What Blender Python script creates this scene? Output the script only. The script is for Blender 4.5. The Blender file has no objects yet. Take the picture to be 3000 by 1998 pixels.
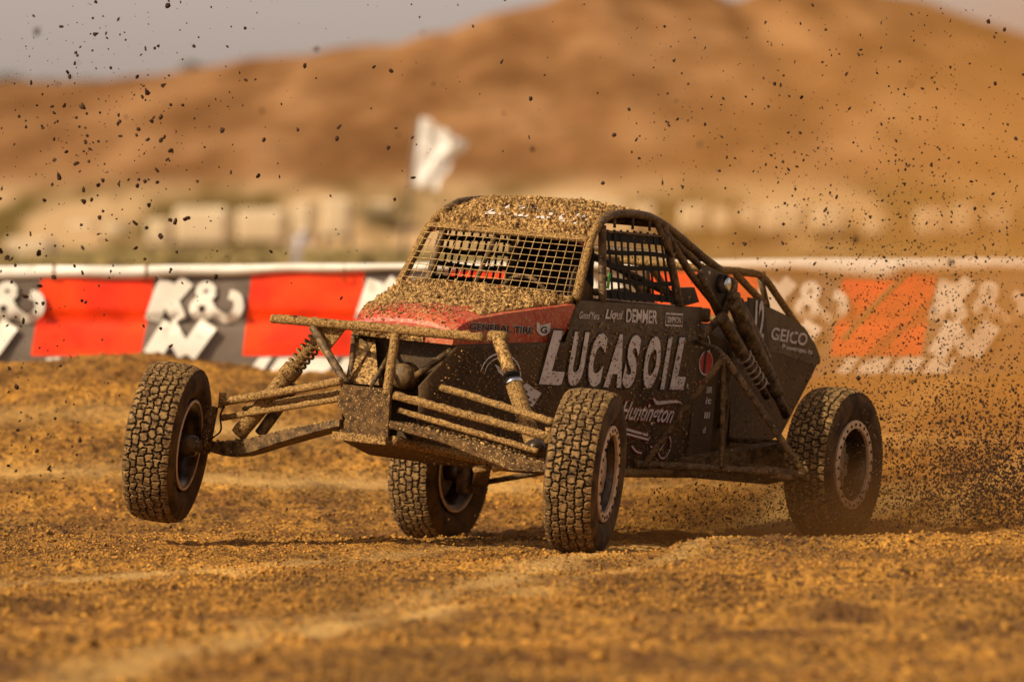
import bpy, bmesh, math, random
import numpy as np
from mathutils import Vector, Matrix, noise
R = math.radians
random.seed(7); rng = np.random.default_rng(7)
SC = bpy.context.scene
COL = SC.collection

# ------------------------------------------------------------------ camera, sky, sun, exposure
cam_d = bpy.data.cameras.new('camera'); cam = bpy.data.objects.new('camera', cam_d); COL.objects.link(cam)
cam_d.sensor_width = 36.0; cam_d.lens = 222.0
cam_d.clip_start = 0.5; cam_d.clip_end = 6000
cam.location = (0, 0, 1.2); cam.rotation_euler = (R(90 - 0.2137), 0, 0)
cam_d.dof.use_dof = True; cam_d.dof.focus_distance = 33.2; cam_d.dof.aperture_fstop = 2.3
SC.camera = cam

SUN_DIR = Vector((-0.80, -0.52, 0.72)).normalized()      # towards the sun: high, from the left and a little behind the camera
sun_el = math.asin(SUN_DIR.z); sun_az = math.atan2(SUN_DIR.x, SUN_DIR.y)
w = bpy.data.worlds.new('World'); SC.world = w; w.use_nodes = True
nt = w.node_tree; nt.nodes.clear()
out = nt.nodes.new('ShaderNodeOutputWorld'); bg = nt.nodes.new('ShaderNodeBackground')
sky = nt.nodes.new('ShaderNodeTexSky'); sky.sky_type = 'NISHITA'; sky.sun_disc = False
sky.sun_elevation = sun_el; sky.sun_rotation = sun_az
sky.dust_density = 2.0; sky.air_density = 1.0; sky.ozone_density = 1.0
hsv = nt.nodes.new('ShaderNodeHueSaturation'); hsv.inputs['Saturation'].default_value = 0.25
mul = nt.nodes.new('ShaderNodeMixRGB'); mul.blend_type = 'MULTIPLY'; mul.inputs[0].default_value = 1.0
mul.inputs[2].default_value = (1.03, 0.82, 0.73, 1)          # dust-laden warm air
nt.links.new(sky.outputs[0], hsv.inputs['Color']); nt.links.new(hsv.outputs[0], mul.inputs[1])
nt.links.new(mul.outputs[0], bg.inputs[0]); nt.links.new(bg.outputs[0], out.inputs[0])
bg.inputs[1].default_value = 0.125
sd = bpy.data.lights.new('sun', 'SUN'); so = bpy.data.objects.new('sun', sd); COL.objects.link(so)
sd.energy = 5.0; sd.angle = R(0.5); sd.color = (1.0, 0.86, 0.60)
so.rotation_euler = SUN_DIR.to_track_quat('Z', 'Y').to_euler()
SC.view_settings.view_transform = 'Standard'; SC.view_settings.look = 'None'
SC.view_settings.exposure = 0.10; SC.view_settings.gamma = 1.0; SC.view_settings.use_curve_mapping = False
SC.cycles.max_bounces = 6; SC.cycles.volume_bounces = 1; SC.cycles.transparent_max_bounces = 12
SC.cycles.volume_step_rate = 3.0; SC.cycles.volume_max_steps = 64

# ------------------------------------------------------------------ materials
def mat(name, c1, c2=None, scale=8.0, rough=0.9, bump=0.0, bscale=None, dist=0.01, metal=0.0, detail=6.0,
        c3=None, s3=40.0, t3=(0.55, 0.62), spec=0.3, ramp=(0.38, 0.62), coord='Object'):
    m = bpy.data.materials.new(name); m.use_nodes = True
    n = m.node_tree.nodes; l = m.node_tree.links; b = n['Principled BSDF']
    b.inputs['Roughness'].default_value = rough; b.inputs['Metallic'].default_value = metal
    b.inputs['Specular IOR Level'].default_value = spec
    tc = n.new('ShaderNodeTexCoord')
    if c2 is None:
        b.inputs['Base Color'].default_value = (*c1, 1)
    else:
        nz = n.new('ShaderNodeTexNoise'); nz.inputs['Scale'].default_value = scale; nz.inputs['Detail'].default_value = detail
        nz.inputs['Roughness'].default_value = 0.62
        l.new(tc.outputs[coord], nz.inputs['Vector'])
        cr = n.new('ShaderNodeValToRGB'); cr.color_ramp.elements[0].position = ramp[0]; cr.color_ramp.elements[1].position = ramp[1]
        cr.color_ramp.elements[0].color = (*c1, 1); cr.color_ramp.elements[1].color = (*c2, 1)
        l.new(nz.outputs['Fac'], cr.inputs[0]); last = cr.outputs[0]
        if c3 is not None:
            n3 = n.new('ShaderNodeTexNoise'); n3.inputs['Scale'].default_value = s3; n3.inputs['Detail'].default_value = 3
            l.new(tc.outputs[coord], n3.inputs['Vector'])
            r3 = n.new('ShaderNodeValToRGB'); r3.color_ramp.elements[0].position = t3[0]; r3.color_ramp.elements[1].position = t3[1]
            l.new(n3.outputs['Fac'], r3.inputs[0])
            mx = n.new('ShaderNodeMixRGB'); l.new(r3.outputs[0], mx.inputs[0]); l.new(last, mx.inputs[1])
            mx.inputs[2].default_value = (*c3, 1); last = mx.outputs[0]
        l.new(last, b.inputs['Base Color'])
    if bump > 0:
        nb = n.new('ShaderNodeTexNoise'); nb.inputs['Scale'].default_value = bscale or scale * 4; nb.inputs['Detail'].default_value = 5
        l.new(tc.outputs[coord], nb.inputs['Vector'])
        bp = n.new('ShaderNodeBump'); bp.inputs['Strength'].default_value = bump; bp.inputs['Distance'].default_value = dist
        l.new(nb.outputs['Fac'], bp.inputs['Height']); l.new(bp.outputs[0], b.inputs['Normal'])
    return m

M = {}
M['dirt'] = mat('track_dirt', (0.20, 0.080, 0.010), (0.51, 0.240, 0.034), 1.8, bump=1.0, bscale=48, dist=0.03, c3=(0.085, 0.036, 0.008), s3=26, t3=(0.48, 0.64))  # dark speckle paints the shade of small pits between crumbs
M['far'] = mat('far_ground', (0.16, 0.12, 0.03), (0.50, 0.34, 0.15), 0.03, bump=0.3, bscale=0.6, dist=0.5)
M['clod'] = mat('dirt_clods', (0.07, 0.026, 0.004), (0.60, 0.290, 0.046), 38.0, bump=0.5, bscale=120, dist=0.004)
M['wetclod'] = mat('wet_clods', (0.020, 0.009, 0.004), (0.06, 0.025, 0.008), 20.0)
M['mud'] = mat('caked_mud', (0.13, 0.062, 0.015), (0.60, 0.36, 0.125), 40, bump=0.9, bscale=190, dist=0.006, c3=(0.09, 0.045, 0.015), s3=70, t3=(0.52, 0.60))
M['tubemud'] = mat('muddy_tube', (0.095, 0.046, 0.012), (0.43, 0.245, 0.075), 85, bump=1.0, bscale=200, dist=0.006, ramp=(0.36, 0.62), c3=(0.030, 0.016, 0.007), s3=150, t3=(0.56, 0.62))
M['speck'] = mat('speckled_mud', (0.040, 0.019, 0.006), (0.14, 0.072, 0.021), 30, bump=1.0, bscale=140, dist=0.006, c3=(0.42, 0.27, 0.11), s3=95, t3=(0.60, 0.66))
M['tube'] = mat('dusty_tube', (0.034, 0.018, 0.006), (0.160, 0.090, 0.032), 22, bump=0.4, bscale=90, dist=0.003, c3=(0.26, 0.16, 0.07), s3=60, t3=(0.60, 0.68), rough=0.6)
M['body'] = mat('dusty_black_panel', (0.024, 0.011, 0.003), (0.095, 0.050, 0.014), 3.0, rough=0.65, bump=0.35, bscale=60, dist=0.003, c3=(0.20, 0.12, 0.05), s3=70, t3=(0.58, 0.72), ramp=(0.30, 0.70))
M['panelgrey'] = mat('dusty_grey_panel', (0.055, 0.035, 0.018), (0.105, 0.070, 0.036), 9.0, rough=0.5, c3=(0.030, 0.018, 0.010), s3=60, t3=(0.64, 0.70))
M['red'] = mat('dusty_red', (0.36, 0.022, 0.010), (0.42, 0.09, 0.035), 7.0, rough=0.45, c3=(0.40, 0.20, 0.09), s3=60, t3=(0.50, 0.68), spec=0.4)
M['rubber'] = mat('dusty_rubber', (0.030, 0.014, 0.004), (0.115, 0.060, 0.016), 9.0, rough=0.85, bump=0.3, bscale=60, dist=0.003)
M['tread'] = mat('tread_rubber', (0.075, 0.040, 0.013), (0.27, 0.158, 0.056), 26.0, rough=0.85, c3=(0.035, 0.018, 0.007), s3=70, t3=(0.56, 0.66))
M['groove'] = mat('groove_rubber', (0.012, 0.008, 0.005), (0.03, 0.018, 0.009), 30.0, rough=0.9)
M['rim'] = mat('dusty_alloy', (0.24, 0.155, 0.085), (0.46, 0.33, 0.20), 14.0, rough=0.5, metal=0.2)
M['ring'] = mat('beadlock_alloy', (0.52, 0.34, 0.19), (0.74, 0.53, 0.34), 26.0, rough=0.5, metal=0.2)
M['rimdark'] = mat('rim_barrel', (0.035, 0.025, 0.018), (0.13, 0.09, 0.06), 10.0, rough=0.35, metal=0.6)
M['chrome'] = mat('chrome', (0.55, 0.57, 0.62), (0.75, 0.76, 0.80), 20, rough=0.15, metal=1.0)
M['black'] = mat('black_webbing', (0.010, 0.007, 0.005), (0.022, 0.015, 0.010), 30, rough=0.9)
M['wire'] = mat('dusty_wire', (0.22, 0.13, 0.045), (0.56, 0.36, 0.15), 60, rough=0.8)
M['decal'] = mat('dusty_white_decal', (0.50, 0.44, 0.41), (0.64, 0.57, 0.53), 14, rough=0.5, c3=(0.10, 0.05, 0.02), s3=52, t3=(0.645, 0.67))
M['decalblack'] = mat('black_decal', (0.012, 0.008, 0.006), (0.03, 0.02, 0.012), 20, rough=0.5)
M['decalred'] = mat('red_decal', (0.36, 0.02, 0.015), (0.50, 0.06, 0.04), 50, rough=0.5)
M['darkred'] = mat('dark_red_outline', (0.10, 0.010, 0.006), (0.16, 0.02, 0.01), 50, rough=0.5)
M['green'] = mat('green_decal', (0.02, 0.22, 0.02), (0.10, 0.35, 0.06), 60, rough=0.5)
M['white'] = mat('white_vinyl', (0.76, 0.70, 0.60), (0.88, 0.84, 0.76), 3.0, rough=0.5, c3=(0.40, 0.25, 0.12), s3=3.0, t3=(0.66, 0.80))
M['bred'] = mat('banner_red', (0.80, 0.030, 0.003), (0.95, 0.065, 0.006), 2.5, rough=0.4)
M['bgrey'] = mat('banner_grey', (0.10, 0.075, 0.055), (0.17, 0.13, 0.10), 2.5, rough=0.5)
M['strap'] = mat('brown_strap', (0.16, 0.05, 0.015), (0.22, 0.09, 0.03), 8, rough=0.8)
M['cloth'] = mat('flag_cloth', (0.62, 0.58, 0.56), (0.82, 0.79, 0.76), 6, rough=0.8)
M['cloth2'] = mat('flag_dark', (0.08, 0.06, 0.04), (0.12, 0.09, 0.06), 6, rough=0.8)
M['pole'] = mat('pole_paint', (0.10, 0.07, 0.05), (0.16, 0.12, 0.08), 6, rough=0.5)
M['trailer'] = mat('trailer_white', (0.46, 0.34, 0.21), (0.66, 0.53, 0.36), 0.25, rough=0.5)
M['dark'] = mat('dark_paint', (0.05, 0.04, 0.03), (0.09, 0.07, 0.05), 1.0, rough=0.5)
M['glass'] = mat('dark_glass', (0.02, 0.02, 0.025), None, rough=0.1, spec=0.6)
M['grass'] = mat('dry_scrub', (0.10, 0.070, 0.020), (0.26, 0.185, 0.065), 0.3)
M['skin'] = mat('skin', (0.45, 0.26, 0.16), (0.5, 0.3, 0.19), 4)
M['shirt'] = mat('grey_cloth', (0.36, 0.32, 0.36), (0.46, 0.42, 0.46), 4)
M['olive'] = mat('shrub_leaves', (0.035, 0.032, 0.010), (0.09, 0.08, 0.025), 1.0)

def low_freq(m, scale, lo, hi, stretch=(1, 1, 1)):      # broad patches of random darker and lighter tone
    n = m.node_tree.nodes; l = m.node_tree.links; b = n['Principled BSDF']; src = b.inputs['Base Color'].links[0].from_socket
    tc = n.new('ShaderNodeTexCoord'); mp = n.new('ShaderNodeMapping'); mp.inputs['Scale'].default_value = stretch; l.new(tc.outputs['Object'], mp.inputs[0])
    nz = n.new('ShaderNodeTexNoise'); nz.inputs['Scale'].default_value = scale; nz.inputs['Detail'].default_value = 4; l.new(mp.outputs[0], nz.inputs['Vector'])
    mr = n.new('ShaderNodeMapRange'); mr.inputs['From Min'].default_value = 0.35; mr.inputs['From Max'].default_value = 0.65
    mr.inputs['To Min'].default_value = lo; mr.inputs['To Max'].default_value = hi; l.new(nz.outputs['Fac'], mr.inputs['Value'])
    mx = n.new('ShaderNodeVectorMath'); mx.operation = 'SCALE'; l.new(src, mx.inputs[0]); l.new(mr.outputs[0], mx.inputs['Scale']); l.new(mx.outputs[0], b.inputs['Base Color'])
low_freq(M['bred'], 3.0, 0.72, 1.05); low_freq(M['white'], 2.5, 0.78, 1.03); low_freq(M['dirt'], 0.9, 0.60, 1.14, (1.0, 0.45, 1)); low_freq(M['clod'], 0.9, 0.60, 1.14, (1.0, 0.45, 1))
def packed_colour(m):                             # paler tone mixed in along the packed bands
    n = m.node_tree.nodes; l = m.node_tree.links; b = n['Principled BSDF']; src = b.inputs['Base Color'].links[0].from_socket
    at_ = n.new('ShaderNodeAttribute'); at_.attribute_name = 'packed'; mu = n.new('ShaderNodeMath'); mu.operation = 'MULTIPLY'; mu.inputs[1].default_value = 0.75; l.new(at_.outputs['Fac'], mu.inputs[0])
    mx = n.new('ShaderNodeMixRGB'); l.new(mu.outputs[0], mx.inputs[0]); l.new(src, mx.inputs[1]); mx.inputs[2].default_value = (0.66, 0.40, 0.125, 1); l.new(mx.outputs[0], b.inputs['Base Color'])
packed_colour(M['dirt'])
def hill_material():
    m = bpy.data.materials.new('hillside_soil'); m.use_nodes = True
    n = m.node_tree.nodes; l = m.node_tree.links; b = n['Principled BSDF']; b.inputs['Roughness'].default_value = 1.0
    b.inputs['Specular IOR Level'].default_value = 0.0
    tc = n.new('ShaderNodeTexCoord')
    mp = n.new('ShaderNodeMapping'); mp.inputs['Scale'].default_value = (1.0, 0.05, 1.25); mp.inputs['Rotation'].default_value = (0, R(40), 0)
    l.new(tc.outputs['Object'], mp.inputs[0])
    a = n.new('ShaderNodeTexNoise'); a.inputs['Scale'].default_value = 0.11; a.inputs['Detail'].default_value = 7; a.inputs['Roughness'].default_value = 0.6
    l.new(mp.outputs[0], a.inputs['Vector'])
    cr = n.new('ShaderNodeValToRGB'); e = cr.color_ramp.elements
    e[0].position = 0.36; e[0].color = (0.150, 0.068, 0.026, 1); e[1].position = 0.64; e[1].color = (0.33, 0.175, 0.080, 1)
    k = e.new(0.48); k.color = (0.225, 0.108, 0.044, 1)
    l.new(a.outputs['Fac'], cr.inputs[0])
    c = n.new('ShaderNodeTexNoise'); c.inputs['Scale'].default_value = 0.35; c.inputs['Detail'].default_value = 4
    l.new(tc.outputs['Object'], c.inputs['Vector'])
    r2 = n.new('ShaderNodeValToRGB'); r2.color_ramp.elements[0].position = 0.52; r2.color_ramp.elements[1].position = 0.74
    l.new(c.outputs['Fac'], r2.inputs[0])
    mx = n.new('ShaderNodeMixRGB'); l.new(r2.outputs[0], mx.inputs[0]); l.new(cr.outputs[0], mx.inputs[1]); mx.inputs[2].default_value = (0.12, 0.065, 0.025, 1)
    sp = n.new('ShaderNodeSeparateXYZ'); l.new(tc.outputs['Object'], sp.inputs[0])        # pale graded bench along the foot of the hill
    z1 = n.new('ShaderNodeMapRange'); z1.inputs['From Min'].default_value = 12.5; z1.inputs['From Max'].default_value = 10.0; l.new(sp.outputs['Z'], z1.inputs['Value'])
    nb = n.new('ShaderNodeTexNoise'); nb.inputs['Scale'].default_value = 0.16; nb.inputs['Detail'].default_value = 2; l.new(mp.outputs[0], nb.inputs['Vector'])
    rb = n.new('ShaderNodeValToRGB'); eb = rb.color_ramp.elements; eb[0].position = 0.40; eb[0].color = (0.13, 0.085, 0.028, 1); eb[1].position = 0.56; eb[1].color = (0.46, 0.30, 0.155, 1); l.new(nb.outputs['Fac'], rb.inputs[0])
    m4 = n.new('ShaderNodeMixRGB'); l.new(z1.outputs[0], m4.inputs[0]); l.new(mx.outputs[0], m4.inputs[1]); l.new(rb.outputs[0], m4.inputs[2])
    l.new(m4.outputs[0], b.inputs['Base Color'])
    return m
M['hill'] = hill_material()

# ------------------------------------------------------------------ helpers
def tag(o, label=None, cat=None, group=None, kind=None):
    if label: o['label'] = label
    if cat: o['category'] = cat
    if group: o['group'] = group
    if kind: o['kind'] = kind
    return o
def link(o, parent=None):
    COL.objects.link(o)
    if parent is not None: o.parent = parent
    return o
def mk(name, v, f, m=None, parent=None, smooth=False):
    me = bpy.data.meshes.new(name)
    v = np.asarray(v, dtype=np.float32)
    if isinstance(f, np.ndarray):
        k = f.shape[1]; nf = f.shape[0]
        me.vertices.add(len(v)); me.vertices.foreach_set('co', v.ravel())
        me.loops.add(nf * k); me.loops.foreach_set('vertex_index', f.ravel().astype(np.int32))
        me.polygons.add(nf); me.polygons.foreach_set('loop_start', np.arange(0, nf * k, k, dtype=np.int32))
        me.update(calc_edges=True)
    else:
        me.from_pydata([tuple(map(float, p)) for p in v], [], f)
        me.update()
    if m is not None: me.materials.append(m)
    if smooth: me.polygons.foreach_set('use_smooth', np.ones(len(me.polygons), dtype=bool))
    return link(bpy.data.objects.new(name, me), parent)
def empty(name, parent=None, mw=None, loc=None):
    o = bpy.data.objects.new(name, None); link(o, parent)
    if mw is not None: o.matrix_local = mw
    if loc is not None: o.location = loc
    return o
class MB:                                        # collects shapes that make up ONE part
    def __init__(s): s.v = []; s.f = []
    def add(s, v, f):
        o = len(s.v); s.v += [tuple(map(float, p)) for p in v]; s.f += [tuple(i + o for i in q) for q in f]; return s
    def build(s, name, m, parent=None, smooth=False): return mk(name, s.v, s.f, m, parent, smooth)
    def box(s, c, d, rot=None):
        c = Vector(c); hx, hy, hz = d[0] / 2, d[1] / 2, d[2] / 2; b = min(hx, hy, hz) * 0.22
        bm = bmesh.new(); bmesh.ops.create_cube(bm, size=1.0)
        for q in bm.verts: q.co = Vector((q.co.x * d[0], q.co.y * d[1], q.co.z * d[2]))
        bmesh.ops.bevel(bm, geom=bm.edges[:], offset=b, segments=1, affect='EDGES')
        vs = [(rot @ q.co if rot is not None else q.co) + c for q in bm.verts]
        bm.verts.index_update(); fs = [[q.index for q in f.verts] for f in bm.faces]; bm.free()
        return s.add(vs, fs)
    def tube(s, pts, r, seg=12, mud=0.0, step=0.018, closed=False, rend=None):
        v, f = tube_geo(pts, r, seg, mud, step, rend); return s.add(v, f)
    def prism(s, poly, ax, a, b):                # polygon in the plane across axis ax, between a and b
        n = len(poly); vs = []
        for t in (a, b):
            for p in poly:
                q = list(p); q.insert(ax, t); vs.append(q)
        fs = [tuple(range(n))[::-1], tuple(range(n, 2 * n))]
        fs += [(i, (i + 1) % n, n + (i + 1) % n, n + i) for i in range(n)]
        return s.add(vs, fs)
CLODS_ON_CAR = []                                # points for the clods that stick to the car
def tube_geo(pts, r, seg=12, mud=0.0, step=0.018, rend=None):
    pts = [Vector(p) for p in pts]; P = [pts[0]]
    if len(pts) > 2:                              # round the bends a little
        for i in range(1, len(pts) - 1):
            a, b, c = pts[i - 1], pts[i], pts[i + 1]; d = min((a - b).length, (c - b).length) * 0.35
            p0 = b + (a - b).normalized() * d; p2 = b + (c - b).normalized() * d
            for t in (0, 0.25, 0.5, 0.75, 1): P.append(p0 * (1 - t) ** 2 + b * 2 * t * (1 - t) + p2 * t * t)
    P.append(pts[-1])
    Q = []; tot = sum((P[i + 1] - P[i]).length for i in range(len(P) - 1)); acc = 0
    for i in range(len(P) - 1):
        L = (P[i + 1] - P[i]).length; k = max(1, int(L / step)) if mud > 0 else 1
        for j in range(k): Q.append((P[i].lerp(P[i + 1], j / k), (acc + L * j / k) / max(tot, 1e-6)))
        acc += L
    Q.append((P[-1], 1.0))
    v = []; f = []; T0 = (Q[1][0] - Q[0][0]).normalized()
    n = T0.cross(Vector((0.13, 0.2, 1)).normalized()).normalized()
    for i, (p, t) in enumerate(Q):
        T = (Q[min(i + 1, len(Q) - 1)][0] - Q[max(i - 1, 0)][0]).normalized()
        n = (n - T * n.dot(T)).normalized(); bb = T.cross(n)
        rr = r if rend is None else r + (rend - r) * t
        for k in range(seg):
            a = 2 * math.pi * k / seg; d = n * math.cos(a) + bb * math.sin(a)
            q = p + d * rr
            if mud > 0:
                up = 0.35 + 0.65 * max(0, d.z)
                h = noise.noise(q * 55) + 0.6 * noise.noise(q * 120 + Vector((3, 1, 7)))
                q = q + d * (mud * up * (0.35 + max(-0.3, h)))
            v.append(q)
    m = len(Q)
    for i in range(m - 1):
        for k in range(seg):
            k2 = (k + 1) % seg
            f.append((i * seg + k, i * seg + k2, (i + 1) * seg + k2, (i + 1) * seg + k))
    f.append(tuple(range(seg))[::-1]); f.append(tuple((m - 1) * seg + k for k in range(seg)))
    return v, f
def lathe(prof, seg=64, axis='X'):
    v = []; f = []
    for (x, r) in prof:
        for k in range(seg):
            a = 2 * math.pi * k / seg; v.append((x, r * math.cos(a), r * math.sin(a)))
    for i in range(len(prof) - 1):
        for k in range(seg):
            k2 = (k + 1) % seg; f.append((i * seg + k, i * seg + k2, (i + 1) * seg + k2, (i + 1) * seg + k))
    return v, f
ICO_V = None
def ico():
    bm = bmesh.new(); bmesh.ops.create_icosphere(bm, subdivisions=1, radius=1.0)
    v = np.array([q.co[:] for q in bm.verts]); bm.verts.index_update(); f = np.array([[q.index for q in p.verts] for p in bm.faces]); bm.free(); return v, f
IV0, IF0 = ico()
OV = np.array([(1, 0, 0), (-1, 0, 0), (0, 1, 0), (0, -1, 0), (0, 0, 1), (0, 0, -1)], float); OF = np.array([(0, 2, 4), (2, 1, 4), (1, 3, 4), (3, 0, 4), (2, 0, 5), (1, 2, 5), (3, 1, 5), (0, 3, 5)])
def clod_mesh(cent, size, flat=0.75, jitter=0.3, stretch=None, low=False):
    """many clods in one go: centres (n,3), radii (n,)"""
    IV, IF = (OV, OF) if low else (IV0, IF0)
    n = len(cent); v = np.repeat(IV[None], n, 0) * (1 + rng.uniform(-jitter, jitter, (n, len(IV), 1)))
    sc = rng.uniform(0.6, 1.25, (n, 1, 3)); sc[:, :, 2] *= flat
    if stretch is not None: sc[:, 0, :] *= stretch
    v = v * sc
    a = rng.uniform(0, 6.28, n); b = rng.uniform(-0.9, 0.9, n)
    ca, sa, cb, sb = np.cos(a), np.sin(a), np.cos(b), np.sin(b)
    x = v[..., 0] * ca[:, None] - v[..., 1] * sa[:, None]; y = v[..., 0] * sa[:, None] + v[..., 1] * ca[:, None]; z = v[..., 2]
    x, z = x * cb[:, None] - z * sb[:, None], x * sb[:, None] + z * cb[:, None]
    v = np.stack([x, y, z], -1) * size[:, None, None] + cent[:, None, :]
    f = (IF[None] + (np.arange(n) * len(IV))[:, None, None]).reshape(-1, 3)
    return v.reshape(-1, 3), f

_perm = np.random.default_rng(3).random((256, 256))
def vnoise(x, y):
    x = np.asarray(x, float); y = np.asarray(y, float)
    xi = np.floor(x).astype(int); yi = np.floor(y).astype(int); fx = x - xi; fy = y - yi
    fx = fx * fx * (3 - 2 * fx); fy = fy * fy * (3 - 2 * fy)
    g = lambda a, b: _perm[a & 255, b & 255]
    return (g(xi, yi) * (1 - fx) + g(xi + 1, yi) * fx) * (1 - fy) + (g(xi, yi + 1) * (1 - fx) + g(xi + 1, yi + 1) * fx) * fy - 0.5
def sm(a, b, t):
    t = np.clip((t - a) / (b - a), 0, 1); return t * t * (3 - 2 * t)

# ------------------------------------------------------------------ ground
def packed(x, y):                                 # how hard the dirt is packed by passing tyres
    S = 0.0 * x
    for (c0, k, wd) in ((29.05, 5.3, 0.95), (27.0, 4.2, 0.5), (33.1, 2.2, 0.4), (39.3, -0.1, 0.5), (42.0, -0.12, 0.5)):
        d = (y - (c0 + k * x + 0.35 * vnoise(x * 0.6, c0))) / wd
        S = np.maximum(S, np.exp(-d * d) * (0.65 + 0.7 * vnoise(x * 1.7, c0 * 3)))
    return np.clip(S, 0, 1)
def ground_z(x, y, fine=True):
    x = np.asarray(x, float); y = np.asarray(y, float)
    z = 0.0 * x
    z = z + sm(36.0, 47.2, y) * (0.80 + 0.12 * np.exp(-((x + 2.9) / 0.75) ** 2) - 0.04 * sm(-2.4, -1.2, x) + 0.03 * vnoise(x * 0.9, 3.0))
    z = z + sm(47.0, 48.0, y) * -0.12
    # shallow rise between the camera and the right-hand side of the buggy, the wheels stand just behind it
    rid = sm(0.45, 1.15, x) * (0.092 + 0.050 * sm(1.5, 3.4, x)) + 0.02 * sm(-0.2, 0.5, x)
    z = z + rid * np.exp(-((y - 30.9) / np.where(y > 30.9, 0.8, 3.2)) ** 2)
    # ruts pressed by earlier cars, running from lower left to right
    for (c0, k, wd, am) in ((27.6, 0.55, 0.30, 0.055), (24.6, 0.5, 0.35, 0.05), (30.1, 0.15, 0.14, 0.045), (22.2, 0.3, 0.3, 0.05), (38.3, -0.1, 0.5, 0.05), (40.5, -0.15, 0.5, 0.05)):
        d = (y - (c0 + k * x + 0.5 * vnoise(x * 0.7, c0))) / wd
        z = z + 0.6 * am * (np.exp(-d * d) - 0.8 * np.exp(-((d + 1.5) ** 2)))
    z = z - 0.09 * sm(0.65, 1.2, x) * np.exp(-((y - 34.6) / 1.7) ** 2)
    z = z - 0.07 * np.exp(-(((x + 0.4) / 0.9) ** 2 + ((y - 35.8) / 0.9) ** 2))
    z = z + 0.045 * vnoise(x * 1.6, y * 0.8) + 0.03 * vnoise(x * 4.1 + 9, y * 3.0)
    if fine:
        far = (1 + 0.5 * sm(34, 40, y)) * (1 - 0.85 * packed(x, y))
        z = z + far * (0.026 * vnoise(x * 11, y * 9) + 0.022 * vnoise(x * 26 + 5, y * 21) + 0.015 * vnoise(x * 60, y * 48)
             + 0.022 * np.maximum(0, vnoise(x * 17 + 40, y * 13) - 0.22))
    return z
ny, nx = 860, 480
ys = 17.0 + (48.2 - 17.0) * np.linspace(0, 1, ny); us = np.linspace(-1, 1, nx)
Y, U = np.meshgrid(ys, us, indexing='ij'); X = U * 0.112 * Y
Z = ground_z(X, Y)
I = np.arange(ny * nx).reshape(ny, nx)
F = np.stack([I[:-1, :-1], I[:-1, 1:], I[1:, 1:], I[1:, :-1]], -1).reshape(-1, 4)
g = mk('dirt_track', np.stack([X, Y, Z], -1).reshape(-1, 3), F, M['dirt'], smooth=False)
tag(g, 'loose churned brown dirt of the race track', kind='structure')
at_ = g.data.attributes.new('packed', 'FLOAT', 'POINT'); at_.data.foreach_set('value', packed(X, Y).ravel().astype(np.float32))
# wide ground out to the foot of the hill
gy = np.concatenate([np.arange(-30, 52, 1.0), np.arange(52, 120, 4.0), np.arange(120, 900, 16.0)]); gx = np.linspace(-1, 1, 90)
Y, U = np.meshgrid(gy, gx, indexing='ij'); X = U * (40 + np.maximum(Y, 0) * 0.9)
Z = ground_z(X, Y, False) * (Y < 48) - 0.10 * (Y < 48.3)
Z = np.where(Y >= 48, 0.60 + np.clip((Y - 60), 0, 400) * 0.01372, Z) + np.where(Y > 100, 0.5 * vnoise(X * 0.06, Y * 0.03), 0)
Z = np.minimum(Z, 6.0 + 0 * Z)
I = np.arange(Y.size).reshape(Y.shape); F = np.stack([I[:-1, :-1], I[:-1, 1:], I[1:, 1:], I[1:, :-1]], -1).reshape(-1, 4)
g = mk('ground', np.stack([X, Y, Z], -1).reshape(-1, 3), F, M['far'], smooth=True); tag(g, kind='structure')
def plain_z(y): return 0.60 + min(max(y - 60, 0), 400) * 0.01372

# hillside
px = np.array([-2500, -800, 0, 200, 400, 600, 800, 1000, 1200, 1300, 1450, 1600, 1750, 2050, 2140, 2250, 2450, 2600, 2700, 2850, 3000, 3600, 5500])
py = np.array([330, 250, 243, 238, 222, 195, 168, 140, 118, 92, 35, 2, -45, -30, 8, -40, -45, -20, 0, 50, 100, 220, 330])
gy = np.concatenate([np.linspace(430, 720, 110), np.linspace(724, 1300, 20)]); gxx = np.concatenate([np.linspace(-400, -75, 30), np.linspace(-72, 72, 150), np.linspace(75, 400, 30)])
Y, X = np.meshgrid(gy, gxx, indexing='ij')
H = 1.2 + (930 - np.interp(X / 720 * 18500 + 1500, px, py)) / 18500 * 720
t = np.clip((Y - 430) / 290, 0, 1)
Z = 5.6 + (H - 5.6) * t ** 0.85
Z += (vnoise(X * 0.09 + Y * 0.03, Y * 0.03) * 0.9 + vnoise(X * 0.25, Y * 0.07) * 0.5) * np.sin(np.pi * np.clip(t, 0, 1)) + vnoise(X * 0.3, 7.0) * 0.7 * t
Z = np.where(Y > 722, Z - (Y - 722) * 0.10, Z)
I = np.arange(Y.size).reshape(Y.shape); F = np.stack([I[:-1, :-1], I[:-1, 1:], I[1:, 1:], I[1:, :-1]], -1).reshape(-1, 4)
h = mk('hillside', np.stack([X, Y, Z], -1).reshape(-1, 3), F, M['hill'], smooth=True); tag(h, kind='structure')

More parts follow.
